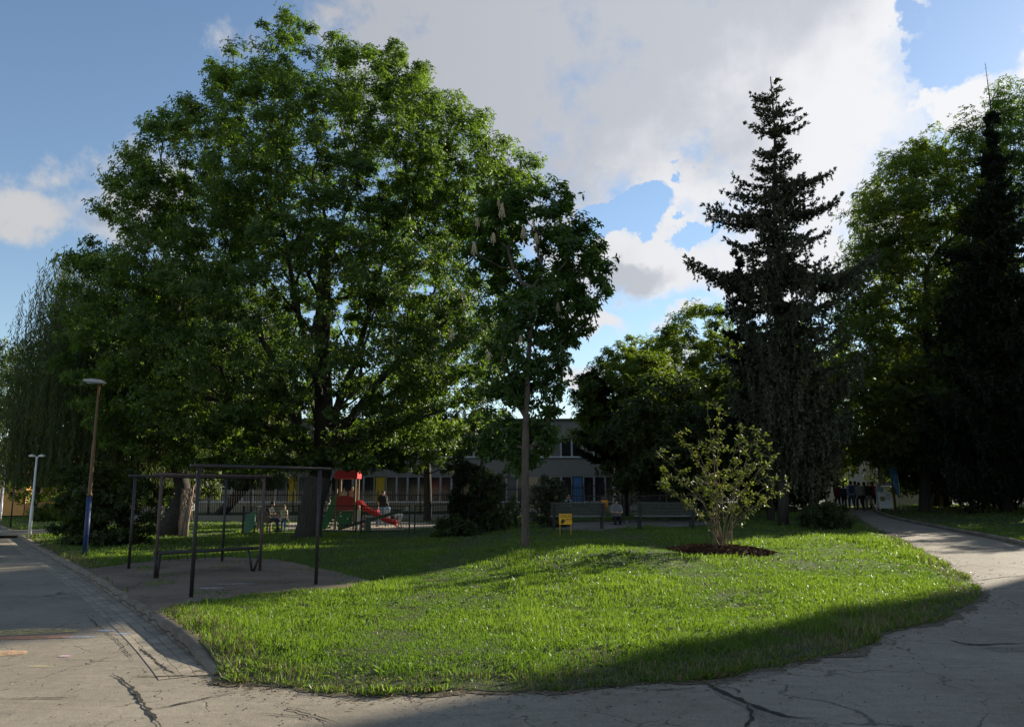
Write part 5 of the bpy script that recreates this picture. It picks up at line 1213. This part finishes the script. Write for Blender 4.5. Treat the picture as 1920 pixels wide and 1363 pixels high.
# ------------------------------------------------------------------ things by the far path
def farpath():
    p = G(1660, 958, .05); d = 46.5; gz = float(H(22, d)) + .15
    X = lambda q: W(q, 940, d).x
    a, b = X(1645), X(1671); zt = W(0, 922, d).z; zb = W(0, 953, d).z; root = thing('sandwich_board', 'white A-frame notice with a small brown picture beside the path', 'sign', ((a + b) / 2, d, gz))
    for s in (-1, 1):
        mb = MB(); m = Matrix.Rotation(R(9 * s), 3, 'X'); cc = Vector(((a + b) / 2, d + s * .14, (zt + zb) / 2)); mb.box(cc, (b - a, .02, zt - zb), m); bd = mb.build('board', mat('board_white', (.6, .62, .62), .6, .03), root)
        for t in (-1, 1): MB().box(((a + b) / 2 + t * ((b - a) / 2 - .03), d + s * (.14 + .07), (zb + gz) / 2), (.03, .03, zb - gz + .1)).build('leg', M_white, root)
        if s < 0:
            MB().box(cc + Vector((-(b - a) * .2, -.016 - .002, .08)), ((b - a) * .34, .006, .26), m).build('picture', mat('picture', (.22, .17, .07), .6, .5, 12), bd)
            mb = MB()
            for k in range(9):
                z = .38 - k * .085; mb.box(cc + Vector(((b - a) * (.0 if k == 0 or k > 6 else .17), -.016 - z * .158, z)), ((b - a) * (.8 if k == 0 or k > 6 else .4), .005, .022), m)
            mb.build('text_lines', M_greyc, bd)
    # feather flag
    fx = X(1689); root = thing('feather_flag', 'curved blue feather flag beside the white sandwich board', 'flag', (fx, d + .6, gz)); pts = []
    path = [(1690, 952), (1688, 930), (1685, 905), (1680, 880), (1673, 864), (1664, 855)]
    P = [W(x, y, d + .6) for x, y in path]; P[0].z = gz - .05; MB().tube(P, .018, 6).build('pole', M_white, root, True)
    inner = [(1690, 951), (1681, 925), (1673, 903), (1668, 880), (1664, 862), (1663, 856)]; Q = [W(x, y, d + .6) for x, y in inner]; vs = []; 
    for i in range(1, 6):
        for t in (0, .33, .66, 1): q = P[i].lerp(Q[i], t); vs.append((q.x, q.y + .06 * math.sin(i * 1.3 + t * 4), q.z)); 
    n = len(vs); vs += [(x, y + .012, z) for x, y, z in vs]; fs = []
    for i in range(4):
        for j in range(3): a_ = i * 4 + j; fs += [(a_, a_ + 1, a_ + 5, a_ + 4), (n + a_ + 4, n + a_ + 5, n + a_ + 1, n + a_)]
    m, nt, bb_, L = newmat('flag_cloth'); tc = nt.nodes.new('ShaderNodeTexCoord'); nn = nt.nodes.new('ShaderNodeTexNoise'); nn.inputs['Scale'].default_value = 2.5; L(tc.outputs['Object'], nn.inputs['Vector'])
    rr = nt.nodes.new('ShaderNodeValToRGB'); rr.color_ramp.elements[0].position = .4; rr.color_ramp.elements[1].position = .62; rr.color_ramp.elements[0].color = (.02, .10, .36, 1); rr.color_ramp.elements[1].color = (.13, .36, .62, 1); L(nn.outputs['Fac'], rr.inputs[0]); L(rr.outputs[0], bb_.inputs['Base Color']); bb_.inputs['Roughness'].default_value = .8
    MB().add(vs, fs).build('flag_cloth', m, root, True)
    t = thing('wooden_pole', 'thin rust brown pole rising beside the blue feather flag', 'pole', (X(1694), d + 1.0, gz)); MB().tube([(X(1694), d + 1, gz - .1), (X(1690), d + 1, gz + 2.6), (X(1686), d + 1, gz + 5)], [.07, .055, .04], 8).build('shaft', mat('pole_brown', (.16, .075, .04), .8), t, True)
    # yellow playhouse
    d2 = 54; gz = float(H(28, d2)) + .15; x0, x1 = W(1733, 930, d2).x, W(1760, 930, d2).x; root = thing('playhouse', 'small ochre wooden playhouse with a pitched roof in the shade', 'playhouse', ((x0 + x1) / 2, d2, gz))
    w = MB().prism([(x0, gz - .1), (x1, gz - .1), (x1, gz + 1.0), ((x0 + x1) / 2, gz + 1.5), (x0, gz + 1.0)], 'y', d2 - .6, d2 + .6).build('wall', mat('ochre_wood', (.3, .2, .06), .8), root)
    mx = (x0 + x1) / 2
    for s in (-1, 1): MB().beam((mx + s * .0, d2, gz + 1.53), (mx + s * (x1 - x0) * .62, d2, gz + .9), 1.35, .04).build('roof', M_wood, root)
    MB().box((mx, d2 - .605, gz + .4), (.36, .02, .9)).build('door', M_woodD, root)
    # pale slat fence far right
    d3 = 47; root = thing('slat_fence', 'short pale slatted fence at the right photo edge', 'fence', (W(1885, 930, d3).x, d3, .9))
    for k in range(12):
        x = W(1862 + k * 6, 930, d3).x; MB().box((x, d3, float(H(x, d3)) + .7), (.09, .025, 1.1)).build('slat', M_white, root)
    for z in (.45, .95): MB().box((W(1895, 930, d3).x, d3 + .025, float(H(28, d3)) + z + .0), (W(1928, 930, d3).x - W(1862, 930, d3).x, .025, .08)).build('rail', M_white, root)
farpath()

# ------------------------------------------------------------------ people
def capsule_mesh(caps, name, voxel, balls=()):
    mb = MB()
    for p, q, a, b in caps:
        p, q = Vector(p), Vector(q); mb.ball(p, a, 10, 7); mb.ball(q, b, 10, 7); mb.tube([p, q], [a, b], 10)
    for c, r in balls: mb.ball(c, r, 14, 10)
    me = bpy.data.meshes.new(name); me.from_pydata(mb.v, [], mb.f); o = bpy.data.objects.new(name, me); COL.objects.link(o)
    md = o.modifiers.new('r', 'REMESH'); md.mode = 'VOXEL'; md.voxel_size = voxel; md.use_smooth_shade = True
    s = o.modifiers.new('s', 'SMOOTH'); s.factor = .5; s.iterations = 2
    dg = bpy.context.evaluated_depsgraph_get(); r = bpy.data.meshes.new_from_object(o.evaluated_get(dg)); bpy.data.objects.remove(o); r.name = name; return r
STAND = dict(pel=(0, 0, .95), che=(0, 0, 1.30), nek=(0, 0, 1.47), hed=(0, -.015, 1.62), shL=(.18, 0, 1.41), elL=(.235, .02, 1.13), wrL=(.25, -.05, .88), shR=(-.18, 0, 1.41), elR=(-.235, .02, 1.13), wrR=(-.25, -.05, .88),
             hiL=(.09, 0, .92), knL=(.10, -.01, .50), anL=(.10, .03, .09), hiR=(-.09, 0, .92), knR=(-.10, -.01, .50), anR=(-.10, .03, .09))
WALK = dict(STAND, knL=(.09, -.14, .52), anL=(.09, -.22, .12), knR=(-.09, .05, .50), anR=(-.09, .30, .14), elL=(.23, .10, 1.15), wrL=(.23, .12, .9), elR=(-.23, -.06, 1.15), wrR=(-.22, -.22, .95))
SIT = dict(pel=(0, .0, .56), che=(0, -.06, .90), nek=(0, -.12, 1.06), hed=(0, -.20, 1.20), shL=(.18, -.08, 1.0), elL=(.22, -.22, .76), wrL=(.10, -.42, .74), shR=(-.18, -.08, 1.0), elR=(-.22, -.22, .76), wrR=(-.06, -.44, .76),
           hiL=(.09, -.02, .53), knL=(.11, -.44, .53), anL=(.10, -.40, .09), hiR=(-.09, -.02, .53), knR=(-.11, -.46, .55), anR=(-.10, -.56, .10))
BEND = dict(pel=(0, .12, .90), che=(0, -.20, .98), nek=(0, -.36, .93), hed=(0, -.50, .86), shL=(.17, -.30, .94), elL=(.20, -.42, .70), wrL=(.16, -.55, .55), shR=(-.17, -.30, .94), elR=(-.20, -.42, .70), wrR=(-.16, -.55, .55),
            hiL=(.09, .12, .87), knL=(.11, .0, .48), anL=(.10, .16, .09), hiR=(-.09, .12, .87), knR=(-.11, -.1, .48), anR=(-.10, -.04, .09))
CLIMB = dict(STAND, elL=(.24, -.2, 1.45), wrL=(.18, -.36, 1.62), elR=(-.24, -.2, 1.35), wrR=(-.18, -.38, 1.45), knL=(.10, -.25, .68), anL=(.10, -.12, .32), anR=(-.10, .06, .10))
def person(label, pose, loc, face, hgt, shirt, legs, hair, sleeves='short', group=None, legcut=1.0, hairlen=0, bag=None, child=False, hat=None):
    s = hgt / 1.75; root = thing('person', label, 'person', (0, 0, 0), group); J = {k: Vector(v) for k, v in pose.items()}
    hs = 1.28 if child else 1.0
    up = (J['hed'] - J['nek']).normalized(); fw = Vector((0, -1, 0)); fw = (fw - up * fw.dot(up)).normalized(); rt = up.cross(fw)
    hd = J['hed'] + up * (.03 if child else 0); caps = []; tw = .085 * (.9 if child else 1)
    torso = [(J['pel'] + Vector((x, 0, 0)), J['che'] + Vector((x * 1.15, 0, 0)), .105, .105) for x in (-tw, tw)] + [(J['che'] + Vector((x, 0, 0)), J['nek'] - (J['nek'] - J['che']) * .22 + Vector((x * .8, 0, 0)), .10, .075) for x in (-tw, tw)]
    arms = {}; hands = []
    for sd in 'LR':
        arms[sd] = [(J['nek'] * .3 + J['sh' + sd] * .7, J['sh' + sd], .065, .058), (J['sh' + sd], J['el' + sd], .052, .042)]
        fore = [(J['el' + sd], J['wr' + sd], .040, .027)]
        dv = (J['wr' + sd] - J['el' + sd]).normalized(); sdv = dv.cross(Vector((0, 1, 0))).normalized() if abs(dv.y) < .9 else Vector((1, 0, 0)); pm = J['wr' + sd] + dv * .07
        palm = [(J['wr' + sd], pm, .028, .030), (J['wr' + sd] + sdv * .015, pm + sdv * .022, .022, .024), (J['wr' + sd] - sdv * .015, pm - sdv * .022, .022, .024)]
        cur = dv.cross(sdv); fing = []
        for k, ln in zip((-1.5, -.5, .5, 1.5), (.062, .078, .074, .058)):
            b_ = pm + sdv * k * .019 + dv * .015; m_ = b_ + dv * ln * .55 + cur * .008; fing += [(b_, m_, .0105, .0098), (m_, m_ + dv * ln * .45 + cur * .03, .0098, .008)]
        th = J['wr' + sd] + dv * .03 + sdv * .03; fing += [(th, th + dv * .035 + sdv * .03, .013, .011), (th + dv * .035 + sdv * .03, th + dv * .065 + sdv * .035, .011, .009)]
        caps += fore + palm + fing
    leg = []; shoe = []
    for sd in 'LR':
        leg += [(J['hi' + sd], J['kn' + sd], .088, .058), (J['kn' + sd], J['an' + sd], .056, .038)]
        a = J['an' + sd]; shoe += [(a + Vector((0, .03, -.045)), a + Vector((0, -.15, -.055)), .042, .036), (a + Vector((0, 0, .0)), a + Vector((0, -.05, -.04)), .042, .042)]
    R_ = .098 * hs
    head = [(hd, (R_ * .78, R_ * .93, R_ * 1.18)), (hd + fw * R_ * .2 - up * R_ * .62, (R_ * .55, R_ * .62, R_ * .55)), (hd + fw * R_ * .98 - up * R_ * .15, (.014 * hs, .022 * hs, .024 * hs)), (hd + rt * R_ * .8 - up * R_ * .1, (.012, .022, .032)), (hd - rt * R_ * .8 - up * R_ * .1, (.012, .022, .032)),
            (hd + fw * R_ * .82 - up * R_ * .62, (.028, .014, .009))]
    caps += [(J['nek'] - (J['nek'] - J['che']) * .2, hd - up * .06, .055, .05)] + torso + leg + arms['L'] + arms['R'] + [(a_, b_, r1 * .8, r2 * .8) for a_, b_, r1, r2 in shoe]
    M = Matrix.Translation(loc) @ Matrix.Rotation(face, 4, 'Z') @ Matrix.Scale(s, 4)
    root.location = loc
    def put(me, m, nm, par=root): me.transform(M); return link(nm, me, m, par, True)
    put(capsule_mesh(caps, 'body', .013, head), M_skin, 'body')
    ex = lambda L_, e: [(a_, b_, r1 + e, r2 + e) for a_, b_, r1, r2 in L_]
    sh = ex(torso, .018) + ex(arms['L'] + arms['R'], .016) + ([(J['el' + k], J['el' + k].lerp(J['wr' + k], .92), .052, .040) for k in 'LR'] if sleeves == 'long' else [])
    for k in 'LR':
        if sleeves == 'short': sh = [c for c in sh if not (c[0] - J['sh' + k]).length < 1e-6] + [(J['sh' + k], J['sh' + k].lerp(J['el' + k], .7), .068, .062)]
    put(capsule_mesh(sh, 'shirt', .018), shirt, 'jacket' if sleeves == 'long' else 'shirt')
    lg = [(J['pel'] + Vector((x, 0, -.02)), J['pel'] + Vector((x, 0, .06)), .118, .116) for x in (-tw, tw)]
    for k in 'LR':
        lg.append((J['hi' + k], J['kn' + k], .102, .070)); 
        if legcut > 0: lg.append((J['kn' + k], J['kn' + k].lerp(J['an' + k], .98 * legcut), .070, .052))
    put(capsule_mesh(lg, 'trousers', .018), legs, 'trousers')
    put(capsule_mesh(shoe, 'shoes', .014), M_shoe, 'shoes')
    hb = [(hd - fw * R_ * .16 + up * R_ * .22, (R_ * .93, R_ * .98, R_ * 1.1)), (hd - fw * R_ * .42 - up * R_ * .15, (R_ * .82, R_ * .68, R_ * .95))]
    if hairlen: hb.append((hd - fw * R_ * .6 - up * R_ * (1.0), (R_ * .75, R_ * .45, R_ * 1.1)))
    put(capsule_mesh([], 'hair', .014, hb), hat or hair, 'cap' if hat else 'hair')
    for sg in (-1, 1):
        e = MB(); e.ball(hd + fw * R_ * .86 + rt * sg * R_ * .34 + up * R_ * .02, .012 * hs, 6, 5); me = e.mesh('eye'); put(me, M_hairD, 'eye')
    if bag:
        q = J['che'] - fw * 0 + Vector((0, .17, -.05)); me = capsule_mesh([(q + Vector((x, 0, -.14)), q + Vector((x, 0, .12)), .09, .08) for x in (-.07, .07)], 'backpack', .02); put(me, bag, 'backpack')
    return root
lz = lambda x, y: float(lawnz(x, y))
def at(px, d, ground=None): x = W(px, 950, d).x; return Vector((x, d, lz(x, d) if ground is None else ground))
p = at(505, 34.95); person('woman in black top and jeans sitting on the wooden bench, facing right', SIT, p + Vector((-.05, 0, 0)), R(80), 1.75, M_blk, M_navy, M_hairD)
p = at(533, 34.9); person('small blond child in a cream shirt standing before the seated woman', STAND, p, R(175), 1.12, M_cream, M_jean, M_hairB, child=True)
p = at(748, 39.4); person('child in white bending over at the foot of the red slide', BEND, p + Vector((.05, 0, 0)), R(-75), 1.12, M_whc, M_whc, M_hairD, child=True, legcut=0)
p = at(718, 43); person('man in a black T-shirt standing behind the slide', STAND, p, R(30), 1.82, M_blk, M_jean, M_hairD)
p = at(726, 42); person('child in blue standing before the man in black', STAND, p, R(200), 1.15, M_sky, M_jean, M_hairD, child=True)
p = at(708, 41.5); person('child in red near the middle of the slide', STAND, p, R(60), 1.0, M_redc, M_navy, M_hairD, child=True)
p = Vector((TXL + .26, TC.y + .05, TFZ + .04)); person('child with a light green top standing up on the tower platform', STAND, p, R(20), 1.02, mat('pale_green_cloth', (.35, .5, .35)), M_greyc, M_hairD, child=True)
p = Vector((TXR - .22, TC.y + .1, TFZ + .04)); person('child with fair hair standing on the tower beside the right post', STAND, p, R(-20), 1.05, M_beige, M_greyc, M_hairB, child=True)
p = Vector((TXL - .42, TC.y - .05, TG + .35)); person('child in white climbing the green ladder', CLIMB, p, R(95), 1.05, M_whc, M_greyc, M_hairD, child=True)
p = Vector((TXL - .75, TC.y + .05, TG + .02)); person('child waiting at the bottom of the green ladder', CLIMB, p, R(95), 1.1, M_beige, M_navy, M_hairD, child=True)
p = at(673, 38.6); person('child in white and yellow standing under the top of the slide', STAND, p, R(10), 1.1, M_cream, M_whc, M_hairB, child=True)
p = at(683, 40.6); person('child in dull pink crouched in the shade under the slide', dict(SIT), p - Vector((0, 0, .3)), R(40), 1.1, mat('pink_cloth', (.3, .12, .18)), M_greyc, M_hairD, child=True)
p = at(894 + 3, 42); p = at(900, 42); person('person in light blue shirt beside the weeping conifer', WALK, p, R(-70), 1.7, M_sky, M_jean, M_hairD)
p = at(1155, 33); person('adult in grey sitting low between the two dark benches', SIT, p - Vector((0, 0, .25)), R(0), 1.7, M_greyc, M_blk, M_hairD)
p = at(1066, 36); person('child in pale blue behind the left dark bench', STAND, p, R(30), 1.15, M_sky, M_navy, M_hairB, child=True)
# walkers on the far path
def fp(px, d): x = W(px, 940, d).x; return Vector((x, d, float(H(x, d)) + .005))
G_ = 'people walking away on the shaded path'
person('walker in a dark maroon jacket, leftmost of the group', WALK, fp(1571, 49), R(180), 1.68, M_maroon, M_blk, M_hairD, 'long', G_)
person('walker in a slate blue jacket with a backpack', WALK, fp(1597, 48), R(172), 1.78, M_slate, M_navy, M_hairD, 'long', G_, bag=M_navy)
person('walker in a grey jacket with pale shoes', WALK, fp(1612, 49), R(185), 1.72, M_greyc, M_blk, M_hairD, 'long', G_)
person('slim walker in a beige coat in the middle', STAND, fp(1622, 50), R(180), 1.75, M_beige, M_navy, M_hairD, 'long', G_, hairlen=1)
person('walker in a long dark coat with fair hair', WALK, fp(1630, 49), R(190), 1.74, M_blk, M_greyc, M_hairB, 'long', G_, hairlen=1)
person('walker wearing a red top, near the white board', WALK, fp(1638, 51), R(178), 1.78, M_redc, M_blk, M_hairD, 'long', G_)
person('blond woman in a light blue top facing the camera behind the white board', STAND, fp(1650, 49.5), R(10), 1.7, M_sky, M_blk, M_hairB, 'short', G_, hairlen=1)
person('tall walker in black carrying a dark pack, far side of the group', STAND, fp(1605, 53), R(180), 1.85, M_blk, M_blk, M_hairD, 'long', G_, bag=M_greyc)
person('short walker in dark clothes behind the maroon jacket', STAND, fp(1583, 52), R(180), 1.6, M_navy, M_blk, M_hairD, 'long', G_)
print('faces', sum(len(o.data.polygons) for o in COL.objects if o.type == 'MESH'))
